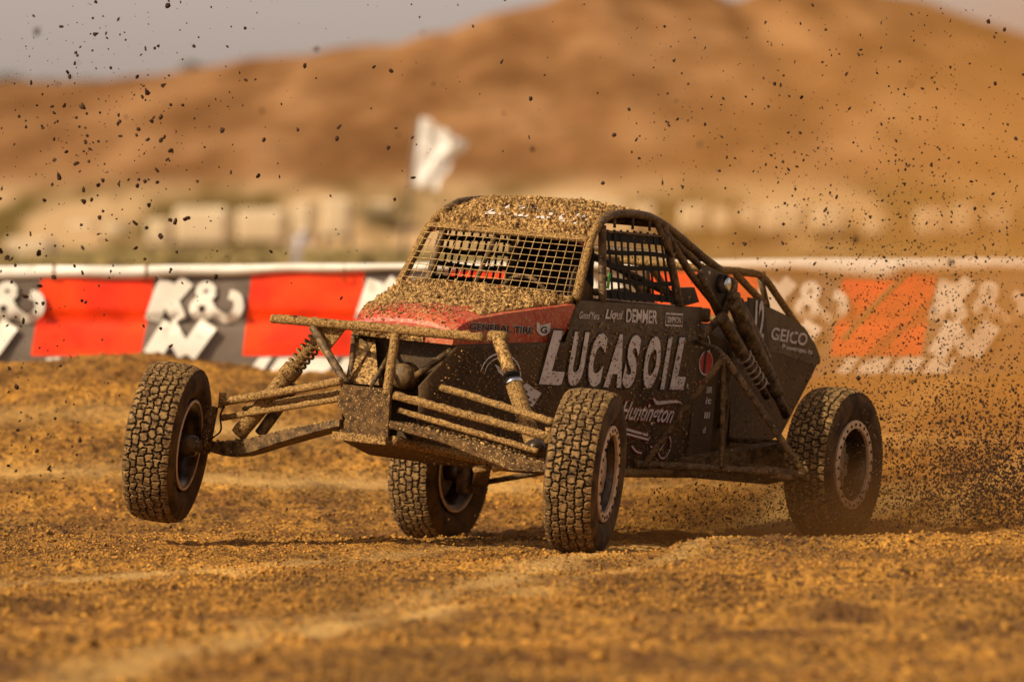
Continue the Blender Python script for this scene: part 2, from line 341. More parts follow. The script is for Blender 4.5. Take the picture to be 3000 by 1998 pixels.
# clods lying on the track
def scatter(n, y0, y1, smin, smax, seed, pw=4.0):
    r = np.random.default_rng(seed)
    y = r.uniform(y0, y1, n); x = r.uniform(-1, 1, n) * 0.10 * y
    s = smin + (smax - smin) * r.random(n) ** pw
    keep = vnoise(x * 2.2, y * 1.1) + r.uniform(-0.35, 0.35, n) > -0.12
    keep &= packed(x, y) < r.uniform(0.15, 0.75, n)
    x, y, s = x[keep], y[keep], s[keep]
    z = ground_z(x, y) + s * 0.25
    return np.stack([x, y, z], -1), s
cs, ss = zip(scatter(62000, 25.5, 35.0, 0.0042, 0.0125, 1, 2.4), scatter(9000, 18.0, 26.5, 0.005, 0.024, 2, 3.0), scatter(17000, 34.0, 47.5, 0.006, 0.018, 3, 2.4))
v, f = clod_mesh(np.concatenate(cs), np.concatenate(ss), 0.7, 0.45)
o = mk('loose_clods', v, f, M['clod']); tag(o, 'loose crumbs and clods of dirt strewn over the track', kind='stuff')

# ------------------------------------------------------------------ text
def text_geo(s, width, height, shear=0.0, offset=0.0, depth=0.0):
    c = bpy.data.curves.new('t', 'FONT'); c.body = s; c.size = 1.0; c.shear = shear; c.offset = offset; c.resolution_u = 5
    o = bpy.data.objects.new('t', c); COL.objects.link(o)
    dg = bpy.context.evaluated_depsgraph_get(); dg.update()
    me = o.evaluated_get(dg).to_mesh()
    v = np.array([q.co[:] for q in me.vertices]); f = [tuple(p.vertices) for p in me.polygons]
    o.evaluated_get(dg).to_mesh_clear(); bpy.data.objects.remove(o); bpy.data.curves.remove(c)
    lo, hi = v.min(0), v.max(0)
    v = (v - lo) / np.maximum(hi - lo, 1e-6)
    return v[:, 0] * width, v[:, 1] * height, f
def stroke(pts, wd):                             # flat ribbon along a 2-D polyline; wd number or list
    v = []; f = []; n = len(pts)
    for i, p in enumerate(pts):
        a = pts[max(i - 1, 0)]; b = pts[min(i + 1, n - 1)]; dx, dy = b[0] - a[0], b[1] - a[1]; L = math.hypot(dx, dy) or 1
        ww = wd[i] if isinstance(wd, (list, tuple)) else wd
        v += [(p[0] - dy / L * ww / 2, p[1] + dx / L * ww / 2), (p[0] + dy / L * ww / 2, p[1] - dx / L * ww / 2)]
    for i in range(n - 1): f.append((2 * i, 2 * i + 1, 2 * i + 3, 2 * i + 2))
    return v, f
def smooth2(pts, k=6):
    P = [pts[0]] + list(pts) + [pts[-1]]; o = []
    for i in range(1, len(P) - 2):
        for j in range(k):
            t = j / k; q = []
            for d in (0, 1):
                a, b, c, e = P[i - 1][d], P[i][d], P[i + 1][d], P[i + 2][d]
                q.append(0.5 * (2 * b + (c - a) * t + (2 * a - 5 * b + 4 * c - e) * t * t + (3 * b - a - 3 * c + e) * t ** 3))
            o.append(tuple(q))
    o.append(pts[-1]); return o

# ------------------------------------------------------------------ banner barrier
BY = 49.0; PX = BY / 18500.0                      # metres per photograph pixel at the barrier
bx = lambda p: (p - 1500) * PX
bz = lambda p: 1.2 + (930 - p) * PX
bar = empty('banner_barrier', loc=(0, BY, 0.6))
tag(bar, 'long trackside barrier wrapped in red, grey and white sponsor banner with rolled white top', 'barrier')
def bw(vs): return [(x, y - BY, z - 0.6) for x, y, z in vs]
def face_y(x, z):                                 # the banner bellies out and has a fold half way up
    t = (z - bz(1090)) / (bz(800) - bz(1090))
    return BY - 0.10 - 0.10 * (1 - t) + 0.05 * math.exp(-((z - bz(943)) / 0.035) ** 2) + 0.03 * noise.noise(Vector((x * 1.7, z * 3, 0)))
def sheet(x0t, x1t, x0b, x1b, zt, zb, name, m, off=0.0, nu=26, nv=12):
    v = []; f = []
    for j in range(nv + 1):
        t = j / nv; z = zt + (zb - zt) * t
        for i in range(nu + 1):
            u = i / nu; x = (x0t + (x0b - x0t) * t) * (1 - u) + (x1t + (x1b - x1t) * t) * u
            v.append((x, face_y(x, z) - off, z))
    for j in range(nv):
        for i in range(nu): a = j * (nu + 1) + i; f.append((a, a + 1, a + nu + 2, a + nu + 1))
    return mk(name, bw(v), f, m, bar, True)
top, bot = bz(800), bz(1125)
starts = [(-453, -474), (127, 104), (739, 721), (1316, 1296), (1893, 1872), (2470, 2437), (3050, 3030)]
reds = []
for k, (a, b) in enumerate(starts):
    w_ = 318 if k != 5 else 262
    sheet(bx(a), bx(a + w_ + 14), bx(b - 8), bx(b + w_ - 6), bz(795), bz(1042), 'red_panel', M['bred'], 0.0)
    n0 = starts[k + 1] if k + 1 < len(starts) else (a + 580, b + 580)
    sheet(bx(a + w_ + 14), bx(n0[0]), bx(b + w_ - 6), bx(n0[1] - 8), bz(795), bz(1042), 'grey_panel', M['bgrey'], 0.0)
    # lettering K & N of the upper row, N of the row below
    X0 = bx(a + w_ - 22); hh = bz(822) - bz(940); B0 = bz(940)
    def put(v2, f2, name, zoff=0.006, _x=0, _z=0, m=M['white']):
        v = [(x + _x, face_y(x + _x, z + _z) - zoff, z + _z) for x, z in v2]
        mk(name, bw(v), [tuple(q) for q in f2], m, bar)
    rg = lambda cx_, cz_, ra, rb: [(cx_ + ra * math.cos(t), cz_ + rb * math.sin(t)) for t in np.linspace(0, 2 * math.pi, 15)]
    strokes = [([(.06, 0), (.165, hh)], .125, 0), ([(.19, .15), (.33, hh)], .115, 0), ([(.19, .18), (.27, 0)], .12, 0), (rg(.475, .228, .05, .048), .062, 0), (rg(.445, .095, .066, .062), .068, 0),
               (smooth2([(.50, .10), (.58, .035), (.66, .02), (.725, .09), (.715, .18), (.655, .205)]), .075, 0),
               ([(.06, 0), (.21, .245)], .145, 1), ([(.19, .235), (.32, .01)], .125, 1), ([(.33, .01), (.50, .25)], .145, 1)]
    for q, (pts_, wd_, row_) in enumerate(strokes):
        pts_ = [tuple(pts_[i][d] + (pts_[i + 1][d] - pts_[i][d]) * t_ / 7 for d in (0, 1)) for i in range(len(pts_) - 1) for t_ in range(7)] + [pts_[-1]] if len(pts_) < 4 else pts_
        sv, sf = stroke(pts_, wd_); put(sv, sf, 'letter', 0.016 + 0.004 * q, X0 + 0.01, B0 if row_ == 0 else bz(1042))
    sheet(bx(b - 8), bx(n0[1] - 8), bx(b - 20), bx(n0[1] - 20), bz(1042), bot, 'grey_skirt', M['bgrey'], 0.0, 26, 4)
    for q in range(7):
        xx = bx(b + 40 + q * 48 + (q % 2) * 10); sv = [(xx, bz(1048)), (xx + 0.10, bz(1046)), (xx + 0.02, bz(1092)), (xx - 0.09, bz(1094))]
        put(sv, [(0, 1, 2, 3)], 'skirt_mark', 0.012)
# rolled white top: thickness changes along its length
v = []; f = []; NX = 220; NA = 10
for i in range(NX + 1):
    p = -900 + 4900 * i / NX
    tp = np.interp(p, [-900, 0, 1150, 1700, 2350, 2620, 4000], [790, 779, 771, 768, 755, 755, 752])
    bt = np.interp(p, [-900, 0, 600, 1150, 1700, 2050, 2350, 2600, 2618, 2640, 3000, 4000], [838, 826, 812, 795, 792, 796, 803, 831, 820, 802, 805, 803]) + 2 * math.sin(p * 0.021)
    zc = (bz(tp) + bz(bt)) / 2; hz = (bz(tp) - bz(bt)) / 2; sag = 0.008 * noise.noise(Vector((p * 0.004, 0, 0)))
    for j in range(NA):
        a = 2 * math.pi * j / NA; v.append((bx(p), BY - 0.06 + 0.09 * -math.cos(a), zc + sag + hz * math.sin(a)))
for i in range(NX):
    for j in range(NA): j2 = (j + 1) % NA; f.append((i * NA + j, i * NA + j2, (i + 1) * NA + j2, (i + 1) * NA + j))
mk('white_roll', bw(v), f, M['white'], bar, True)
mb = MB(); mb.tube(bw([(bx(2655), BY - 0.26, bz(800)), (bx(2560), BY - 0.28, bz(890)), (bx(2462), BY - 0.30, bz(995))]), 0.024); mb.build('brown_strap', M['strap'], bar, True)
for p in (430, 1010, 1600, 2200, 2760, 160):      # lashing seams round the roll
    mb = MB(); ring = [(bx(p), BY - 0.06 - 0.098 * math.cos(t), bz(800) + 0.075 * math.sin(t)) for t in np.linspace(-1.5, 1.6, 9)]
    mb.tube(bw(ring), 0.006, 6); mb.build('lashing', M['strap'], bar, True)
# the bales or blocks inside the wrap, seen from behind
mb = MB(); mb.prism([(-0.2, -0.2), (0.14, -0.2), (0.10, 0.98), (-0.12, 0.98)], 0, -9, 9)
mb.v = [(x, y + 0.16, z) for x, y, z in mb.v]; mb.build('core_block', M['bgrey'], bar)

# ------------------------------------------------------------------ far background things
def at(p, q, d): return Vector(((p - 1500) * d / 18500, d, 1.2 + (930 - q) * d / 18500))
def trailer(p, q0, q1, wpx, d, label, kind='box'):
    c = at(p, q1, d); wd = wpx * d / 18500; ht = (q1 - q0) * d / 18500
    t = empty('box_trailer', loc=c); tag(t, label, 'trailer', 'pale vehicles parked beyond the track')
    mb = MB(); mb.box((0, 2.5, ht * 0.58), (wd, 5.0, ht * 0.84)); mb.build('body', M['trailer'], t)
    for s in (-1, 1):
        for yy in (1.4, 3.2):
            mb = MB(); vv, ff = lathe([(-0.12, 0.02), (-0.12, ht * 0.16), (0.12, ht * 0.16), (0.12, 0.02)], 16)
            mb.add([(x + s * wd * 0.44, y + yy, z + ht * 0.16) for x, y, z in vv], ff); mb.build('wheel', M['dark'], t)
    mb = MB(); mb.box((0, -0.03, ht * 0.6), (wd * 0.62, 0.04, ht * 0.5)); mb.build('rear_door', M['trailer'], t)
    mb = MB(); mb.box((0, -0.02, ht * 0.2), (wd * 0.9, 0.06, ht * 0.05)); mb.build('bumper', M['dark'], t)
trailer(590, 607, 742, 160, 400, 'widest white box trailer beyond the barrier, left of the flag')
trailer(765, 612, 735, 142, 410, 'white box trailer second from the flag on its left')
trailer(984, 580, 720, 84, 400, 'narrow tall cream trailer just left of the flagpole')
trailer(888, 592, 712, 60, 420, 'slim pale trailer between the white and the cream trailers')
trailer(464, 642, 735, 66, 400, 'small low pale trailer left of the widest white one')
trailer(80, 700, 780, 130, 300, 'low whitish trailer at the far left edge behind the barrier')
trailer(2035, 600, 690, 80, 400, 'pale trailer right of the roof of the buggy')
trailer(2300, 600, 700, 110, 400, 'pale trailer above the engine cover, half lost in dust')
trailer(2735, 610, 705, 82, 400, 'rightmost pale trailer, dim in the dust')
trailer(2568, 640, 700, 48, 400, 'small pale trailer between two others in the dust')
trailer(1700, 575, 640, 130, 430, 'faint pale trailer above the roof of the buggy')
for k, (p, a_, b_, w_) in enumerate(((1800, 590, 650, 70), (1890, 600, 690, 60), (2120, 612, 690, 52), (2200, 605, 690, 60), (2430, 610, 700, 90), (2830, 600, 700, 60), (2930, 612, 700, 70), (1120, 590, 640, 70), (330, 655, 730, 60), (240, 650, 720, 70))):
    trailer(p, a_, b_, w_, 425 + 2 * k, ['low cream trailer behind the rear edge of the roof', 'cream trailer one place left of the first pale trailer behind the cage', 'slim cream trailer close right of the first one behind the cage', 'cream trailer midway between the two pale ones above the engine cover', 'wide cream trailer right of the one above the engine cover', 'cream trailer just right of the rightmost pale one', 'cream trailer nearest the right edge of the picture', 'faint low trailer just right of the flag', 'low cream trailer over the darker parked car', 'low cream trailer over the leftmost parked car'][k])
def car_far(p, q1, wpx, d, label):
    c = at(p, q1, d); s = wpx * d / 18500; t = empty('parked_car', loc=c); tag(t, label, 'car', 'dark vehicles parked beyond the track')
    mb = MB(); mb.prism([(-.5, .06), (.5, .06), (.5, .17), (.30, .20), (.20, .31), (-.25, .32), (-.36, .20), (-.5, .17)], 1, 0, 0.42)
    mb.v = [(x * s, y * s, z * s) for x, y, z in mb.v]; mb.build('body', M['dark'], t)
    for wx in (-.3, .3):
        mb = MB(); vv, ff = lathe([(-0.03, 0.01), (-0.03, .075), (0.03, .075), (0.03, 0.01)], 16)
        mb.add([(y * s + wx * s, x * s, z * s + .075 * s) for x, y, z in vv], ff); mb.build('wheel', M['dark'], t)
    mb = MB(); mb.prism([(.27, .205), (.18, .295), (-.22, .30), (-.31, .205)], 1, -0.006, -0.002); mb.v = [(x * s, y * s, z * s) for x, y, z in mb.v]; mb.build('window', M['glass'], t)
car_far(215, 785, 115, 300, 'dark car parked beyond the left end of the barrier')
car_far(335, 785, 90, 300, 'smaller dark car right of the other one behind the barrier')
car_far(1955, 690, 85, 420, 'dim dark car beyond the roof of the buggy')
def shrub(p, q1, wpx, hpx, d, label, seed):
    c = at(p, q1, d); s = d / 18500; r = np.random.default_rng(seed); n = 420
    t = empty('shrub', loc=c); tag(t, label, 'shrub', 'dry shrubs beyond the track')
    P_ = r.normal(0, 1, (n, 3)); P_ /= np.linalg.norm(P_, axis=1)[:, None]; P_ *= r.random((n, 1)) ** 0.4
    P_ = P_ * np.array([wpx * s / 2, wpx * s / 2, hpx * s / 2]) + np.array([0, 0, hpx * s * 0.55])
    v, f = clod_mesh(P_, r.uniform(0.06, 0.14, n) * hpx * s * 0.6, 0.4); mk('crown', v, f, M['olive'], t)
    mb = MB(); mb.tube([(0, 0, -0.1), (0.05, 0, hpx * s * 0.5)], 0.05 * hpx * s, 6, rend=0.02); mb.build('trunk', M['dark'], t)
for k, (p, q, w_, h_) in enumerate(((20, 262, 130, 50), (140, 258, 120, 30), (560, 222, 70, 40), (250, 250, 130, 24), (640, 210, 120, 22), (760, 196, 90, 16))):
    shrub(p, q, w_, h_, 716, ['round dark shrub on the ridge at the far left', 'flat shrub on the ridge next to the leftmost one', 'tallest little shrub standing on the skyline of the ridge', 'low shrub on the ridge above the left end', 'wide low shrub along the ridge right of the tallest one', 'rightmost low shrub on the ridge line'][k], 20 + k)
for k, (p, q, w_, h_) in enumerate(((1100, 660, 160, 60), (2180, 700, 140, 40), (2420, 720, 120, 50))):
    shrub(p, q, w_, h_, 380, ['dark shrub right of the flagpole beyond the barrier', 'low shrub between two pale trailers on the right', 'shrub right of the middle trailer in the dust'][k], 40 + k)
# scrub strip
r = np.random.default_rng(5); n = 5200; yy = r.uniform(235, 385, n); xx = r.uniform(-1, 1, n) * 0.10 * yy
cz = 0.60 + np.clip(yy - 60, 0, 400) * 0.01372
v, f = clod_mesh(np.stack([xx, yy, cz + 0.1], -1), r.uniform(0.15, 0.55, n), 0.5); o = mk('dry_scrub', v, f, M['grass'])
tag(o, 'low olive scrub growing between the barrier and the trailers', kind='stuff')
# marshal in grey, leaning, behind the barrier
def person(loc, H, label):
    t = empty('person', loc=loc); tag(t, label, 'person')
    J = {'p': (0, 0, .52), 'ch': (.05, 0, .72), 'n': (.10, 0, .83), 'h': (.125, 0, .93), 'ls': (-.06, 0, .79), 'le': (-.13, -.02, .66), 'lh': (-.13, -.06, .54),
         'rs': (.20, 0, .79), 're': (.26, -.02, .66), 'rh': (.22, -.05, .55), 'lk': (-.07, 0, .28), 'lf': (-.10, 0, .02), 'rk': (.05, .02, .28), 'rf': (.06, .03, .02)}
    E = [('p', 'ch'), ('ch', 'n'), ('n', 'h'), ('ch', 'ls'), ('ls', 'le'), ('le', 'lh'), ('ch', 'rs'), ('rs', 're'), ('re', 'rh'), ('p', 'lk'), ('lk', 'lf'), ('p', 'rk'), ('rk', 'rf')]
    ks = list(J); me = bpy.data.meshes.new('body'); me.from_pydata([tuple(c * H for c in J[k]) for k in ks], [(ks.index(a), ks.index(b)) for a, b in E], [])
    o = bpy.data.objects.new('body', me); link(o, t); md = o.modifiers.new('s', 'SKIN')
    rad = dict(p=.085, ch=.10, n=.035, h=.062, ls=.045, le=.03, lh=.025, rs=.045, re=.03, rh=.025, lk=.05, lf=.035, rk=.05, rf=.035)
    for i, k in enumerate(ks): me.skin_vertices[0].data[i].radius = (rad[k] * H, rad[k] * H)
    me.skin_vertices[0].data[0].use_root = True
    s = o.modifiers.new('u', 'SUBSURF'); s.levels = 1; s.render_levels = 1
    me.materials.append(M['shirt'])
    mb = MB(); vv, ff = lathe([(-.055 * H, .004), (-.05 * H, .04 * H), (0, .066 * H), (.03 * H, .066 * H), (.055 * H, .03 * H), (.062 * H, .002)], 14)
    mb.add([(z + .125 * H, y, x + .955 * H) for x, y, z in vv], ff); mb.build('cap', M['cloth'], t, True)
person(at(872, 800, 150) , 1.05 * 1.0, 'person in pale grey leaning over behind the barrier, left of the flagpole')

# flag on a leaning pole
FD = 165.0
t = empty('flag', loc=at(1168, 800, FD)); tag(t, 'ragged white flag with dark spots flying from a thin leaning pole', 'flag')
b0 = at(1168, 800, FD); q = lambda p, z: tuple(at(p, z, FD) - b0)
mb = MB(); mb.tube([q(1166, 850), q(1200, 560), q(1226, 345)], 0.048, 8); mb.build('pole', M['pole'], t, True)
outl_l = [(1226, 345), (1222, 370), (1216, 410), (1210, 450), (1204, 500), (1196, 545)]
outl_r = [(1258, 350), (1270, 372), (1314, 382), (1328, 404), (1374, 412), (1364, 440), (1326, 460), (1316, 500), (1286, 524), (1284, 558)]
v = []; f = []; NU = 22; NV = 15
for j in range(NV + 1):
    t_ = j / NV * 5; i0 = min(4, int(t_)); fr = t_ - i0
    a = [outl_l[i0][d] * (1 - fr) + outl_l[i0 + 1][d] * fr for d in (0, 1)]; s_ = j / NV * 9; i1 = min(8, int(s_)); fr = s_ - i1; b = [outl_r[i1][d] * (1 - fr) + outl_r[i1 + 1][d] * fr for d in (0, 1)]
    for i in range(NU + 1):
        u = i / NU; p_ = a[0] * (1 - u) + b[0] * u; z_ = a[1] * (1 - u) + b[1] * u
        w3 = Vector(q(p_, z_)); w3.y += 0.10 * math.sin(u * 11 + j * 0.4) * u; v.append(w3)
for j in range(NV):
    for i in range(NU): a = j * (NU + 1) + i; f.append((a, a + 1, a + NU + 2, a + NU + 1))
o = mk('cloth', v, f, M['cloth'], t, True); o.data.materials.append(M['cloth2'])
for p_ in o.data.polygons:
    i = p_.index % NU; j = p_.index // NU
    if (i, j) in ((8, 4), (9, 4), (9, 5), (10, 5), (9, 6), (15, 6), (16, 6), (15, 7), (9, 9), (10, 9), (9, 10), (20, 5), (20, 6), (5, 4), (12, 2), (13, 2), (17, 10), (13, 12), (14, 12)): p_.material_index = 1
sol = o.modifiers.new('thick', 'SOLIDIFY'); sol.thickness = 0.01

# ------------------------------------------------------------------ THE BUGGY
# local axes: x = the car's left, y = rearwards, z = up (of the leaning chassis)
Lx = Vector((0.8865802, -0.4542957, -0.0871259)); Fy = Vector((-0.4538349, -0.8907012, 0.0261769)); Uz = Vector((0.0894952, -0.0163328, 0.9958533))
ORG = Vector((-0.7447829, 32.5588291, 0.1075995))
CM = Matrix(((Lx.x, -Fy.x, Uz.x, ORG.x), (Lx.y, -Fy.y, Uz.y, ORG.y), (Lx.z, -Fy.z, Uz.z, ORG.z), (0, 0, 0, 1)))
buggy = empty('race_buggy'); buggy.matrix_world = CM
tag(buggy, 'mud-caked black and red off-road race buggy cornering with one front wheel off the ground', 'race buggy')
CI = CM.inverted()

# --- wheels
TR = 0.42
def prof(s, h):
    a = abs(s); sg = 1 if s >= 0 else -1
    if a <= 0.092:
        return s, TR - 0.012 - 0.6 * s * s + h
    t = min((a - 0.092) / 0.036, 1.7); r0 = TR - 0.012 - 0.6 * 0.092 ** 2
    return sg * (0.092 + (0.036 + h) * math.sin(t)), r0 - 0.036 + (0.036 + h) * math.cos(t)
def tread_mesh(nc, nr, seed, name):
    rr = random.Random(seed); smax = 0.124
    EM = {}; V = {}                                          # shared lattice vertices of a skewed hex grid, jittered
    def vert(i, j):
        j = j % (nr * 2)
        if (i, j) not in V:
            V[(i, j)] = (rr.uniform(-1, 1) * 0.20, rr.uniform(-1, 1) * 0.34)
        s = -smax + 2 * smax * (i + 0.0) / nc
        ds, dj = V[(i, j)]
        if i in (0, nc): ds = 0
        return s + ds * 2 * smax / nc, (j + dj) / (nr * 2) * 2 * math.pi
    v = []; f = []
    for i in range(nc):
        for j in range(nr):
            J0 = 2 * j + (i % 2)
            # six corners of a brick-hex: left edge (i) from J0..J0+2 with mid point, right edge (i+1)
            c = [vert(i, J0), vert(i + 1, J0), vert(i + 1, J0 + 1), vert(i + 1, J0 + 2), vert(i, J0 + 2), vert(i, J0 + 1)]
            keys = [(i, J0), (i + 1, J0), (i + 1, J0 + 1), (i + 1, J0 + 2), (i, J0 + 2), (i, J0 + 1)]; c2 = []
            for q in range(6):
                A_, B_ = c[q], c[(q + 1) % 6]; ka, kb = (keys[q][0], keys[q][1] % (nr * 2)), (keys[(q + 1) % 6][0], keys[(q + 1) % 6][1] % (nr * 2))
                ek = (min(ka, kb), max(ka, kb))
                if ek not in EM: EM[ek] = (rr.choice((-1, 1)) * rr.uniform(0.002, 0.006), rr.choice((-1, 1)) * rr.uniform(0.003, 0.008) / TR)
                b1 = B_[1]
                while b1 - A_[1] > math.pi: b1 -= 2 * math.pi
                while A_[1] - b1 > math.pi: b1 += 2 * math.pi
                c2 += [A_, ((A_[0] + B_[0]) / 2 + (EM[ek][0] if abs(ka[0] - kb[0]) == 0 and 0 < ka[0] < nc else 0), (A_[1] + b1) / 2 + (EM[ek][1] if ka[0] != kb[0] else 0))]
            c = c2
            base = c[0][1]; cc = []
            for (s, a) in c:
                while a < base - 3: a += 2 * math.pi
                while a > base + 4: a -= 2 * math.pi
                cc.append((s, a))
            ms = sum(p[0] for p in cc) / 12; ma = sum(p[1] for p in cc) / 12
            hgt = 0.013 if 0 < i < nc - 1 else 0.010
            k0 = len(v)
            for (g_, h_) in ((0.0040, -0.003), (0.0050, hgt - 0.002), (0.0074, hgt)):
                for (s, a) in cc:
                    ds, da = ms - s, (ma - a) * TR; L = math.hypot(ds, da) or 1
                    s2 = s + ds / L * g_ * 1.25; a2 = a + da / L * g_ * 1.25 / TR
                    x, r_ = prof(s2, h_ + rr.uniform(-.0006, .0006)); v.append((x, r_ * math.cos(a2), r_ * math.sin(a2)))
            for lv in (0, 12):
                for k in range(12): k2 = (k + 1) % 12; f.append((k0 + lv + k, k0 + lv + k2, k0 + lv + 12 + k2, k0 + lv + 12 + k))
            f.append(tuple(k0 + 24 + k for k in range(12)))
    me = bpy.data.meshes.new(name); me.from_pydata(v, [], f); me.update(); me.materials.append(M['tread']); return me
tread_front = tread_mesh(6, 60, 3, 'tread_blocks')
tprof = [(-0.105, 0.245), (-0.118, 0.262), (-0.134, 0.300), (-0.138, 0.335), (-0.132, 0.372), (-0.122, 0.388), (-0.108, 0.398), (-0.092, 0.402), (-0.05, 0.4065), (0, 0.408)]
tprof = tprof + [(-x, r_) for x, r_ in tprof[:-1][::-1]]
tv, tf = lathe(tprof, 72)
tyre_me = bpy.data.meshes.new('tyre'); tyre_me.from_pydata(tv, [], tf); tyre_me.update(); tyre_me.materials.append(M['rubber']); tyre_me.materials.append(M['groove'])
for p_ in tyre_me.polygons:
    p_.use_smooth = True
    if math.hypot(p_.center.y, p_.center.z) > 0.394: p_.material_index = 1
def mesh_from(vf, name, m, smooth=True):
    me = bpy.data.meshes.new(name); me.from_pydata([tuple(map(float, p)) for p in vf[0]], [], vf[1]); me.update(); me.materials.append(m)
    if smooth:
        for p_ in me.polygons: p_.use_smooth = True
    return me
# rim: outer flange, barrel, dished disc with holes hinted by spoke pads, inner flange; outer face is +x
barrel = mesh_from(lathe([(0.112, 0.236), (0.112, 0.205), (0.10, 0.198), (0.02, 0.186), (-0.05, 0.188), (-0.105, 0.205), (-0.112, 0.236), (-0.118, 0.245), (-0.122, 0.232), (-0.112, 0.198), (-0.05, 0.180), (0.005, 0.178)], 64), 'rim', M['rimdark'])
disc = mesh_from(lathe([(0.004, 0.186), (0.018, 0.165), (0.030, 0.12), (0.024, 0.075), (0.040, 0.070), (0.046, 0.03), (0.046, 0.001)], 64), 'wheel_disc', M['rim'])
discb = mesh_from(lathe([(-0.004, 0.180), (0.006, 0.16), (0.016, 0.10), (-0.03, 0.07), (-0.05, 0.06), (-0.05, 0.001)], 64), 'wheel_disc', M['rim'])
ring_me = mesh_from(lathe([(0.112, 0.246), (0.124, 0.246), (0.128, 0.241), (0.128, 0.206), (0.124, 0.200), (0.110, 0.200)], 64), 'beadlock_ring', M['ring'], False)
inner_ring = mesh_from(lathe([(-0.112, 0.240), (-0.124, 0.238), (-0.126, 0.228), (-0.112, 0.222)], 64), 'inner_flange', M['ring'])
mb = MB()
for k in range(24):
    a = 2 * math.pi * k / 24; vv, ff = lathe([(0.126, 0.009), (0.1315, 0.009), (0.1315, 0.0004)], 6)
    mb.add([(x, y + 0.223 * math.cos(a), z + 0.223 * math.sin(a)) for x, y, z in vv], ff)
bolts_me = mesh_from((mb.v, mb.f), 'bolts', M['black'], False)
mb = MB()
for k in range(10):
    a = 2 * math.pi * k / 10; vv, ff = lathe([(0.018, 0.020), (0.034, 0.020), (0.034, 0.0004)], 10)
    mb.add([(x, y + 0.135 * math.cos(a), z + 0.135 * math.sin(a)) for x, y, z in vv], ff)
pads_me = mesh_from((mb.v, mb.f), 'vent_holes', M['black'], False)
hub_me = mesh_from(lathe([(-0.16, 0.001), (-0.16, 0.05), (-0.11, 0.062), (-0.05, 0.062), (-0.04, 0.03)], 24), 'hub', M['rimdark'])
def wheel(c, heading, lean, spin, side, label):
    """c local hub; heading = world yaw of the wheel plane; lean = world tilt of its top towards the picture's right"""
    hd = R(heading); fwd = Vector((-math.sin(hd), -math.cos(hd), 0)); axl = Vector((math.cos(hd), -math.sin(hd), 0))
    up = Vector((0, 0, 1)); la = R(lean)
    xa = axl * math.cos(la) - up * math.sin(la); za = up * math.cos(la) + axl * math.sin(la); ya = za.cross(xa)
    Wm = Matrix((xa, ya, za)).transposed().to_4x4()
    if side < 0: Wm = Wm @ Matrix.Rotation(math.pi, 4, 'Z')
    loc = CI @ (CM @ Vector(c)); Lm = CI.to_3x3().to_4x4() @ Wm @ Matrix.Rotation(R(spin), 4, 'X'); Lm.translation = Vector(c)
    w_ = empty('wheel', buggy, Lm); w_['label'] = label
    for nm, me in (('tyre', tyre_me), ('tread_blocks', tread_front), ('rim', barrel), ('wheel_disc', disc), ('wheel_disc', discb), ('beadlock_ring', ring_me), ('inner_flange', inner_ring), ('bolts', bolts_me), ('vent_holes', pads_me), ('hub', hub_me)):
        o = link(bpy.data.objects.new(nm, me), w_)
        if nm in ('tread_blocks', 'bolts', 'vent_holes'): o['kind'] = 'stuff'
        if c[1] < 1 and nm in ('vent_holes', 'wheel_disc') and me is not discb: o.location.x = 0.055   # shallower front wheels
    return w_
wheel((1.215, 0.0, 0.42), 12.3, 6, 10, 1, 'front wheel planted in the dirt, dusty tread lit by the sun')
wheel((-1.215, -0.03, 0.334), 12.0, 8, 77, -1, 'front wheel lifted clear of the ground')
wheel((1.215, 3.07, 0.477), 26.8, 3, 33, 1, 'rear wheel with bright bolted ring, dark in shade')
wheel((-1.215, 3.07, 0.209), 26.6, 5, 51, -1, 'far rear wheel seen under the belly')

def part(mb, name, m, smooth=True, label=None, parent=None):
    o = mb.build(name, m, parent or buggy, smooth)
    if label: o['label'] = label
    return o
def tube(name, pts, r=0.021, m='tube', mud=0.0, seg=12, parent=None):
    mb = MB(); mb.tube(pts, r, seg, mud); return part(mb, name, M[m], True, parent=parent)
def both(name, pts, r=0.021, m='tube', mud=0.0, seg=12):
    tube(name, pts, r, m, mud, seg); tube(name, [(-x, y, z) for x, y, z in pts], r, m, mud, seg)

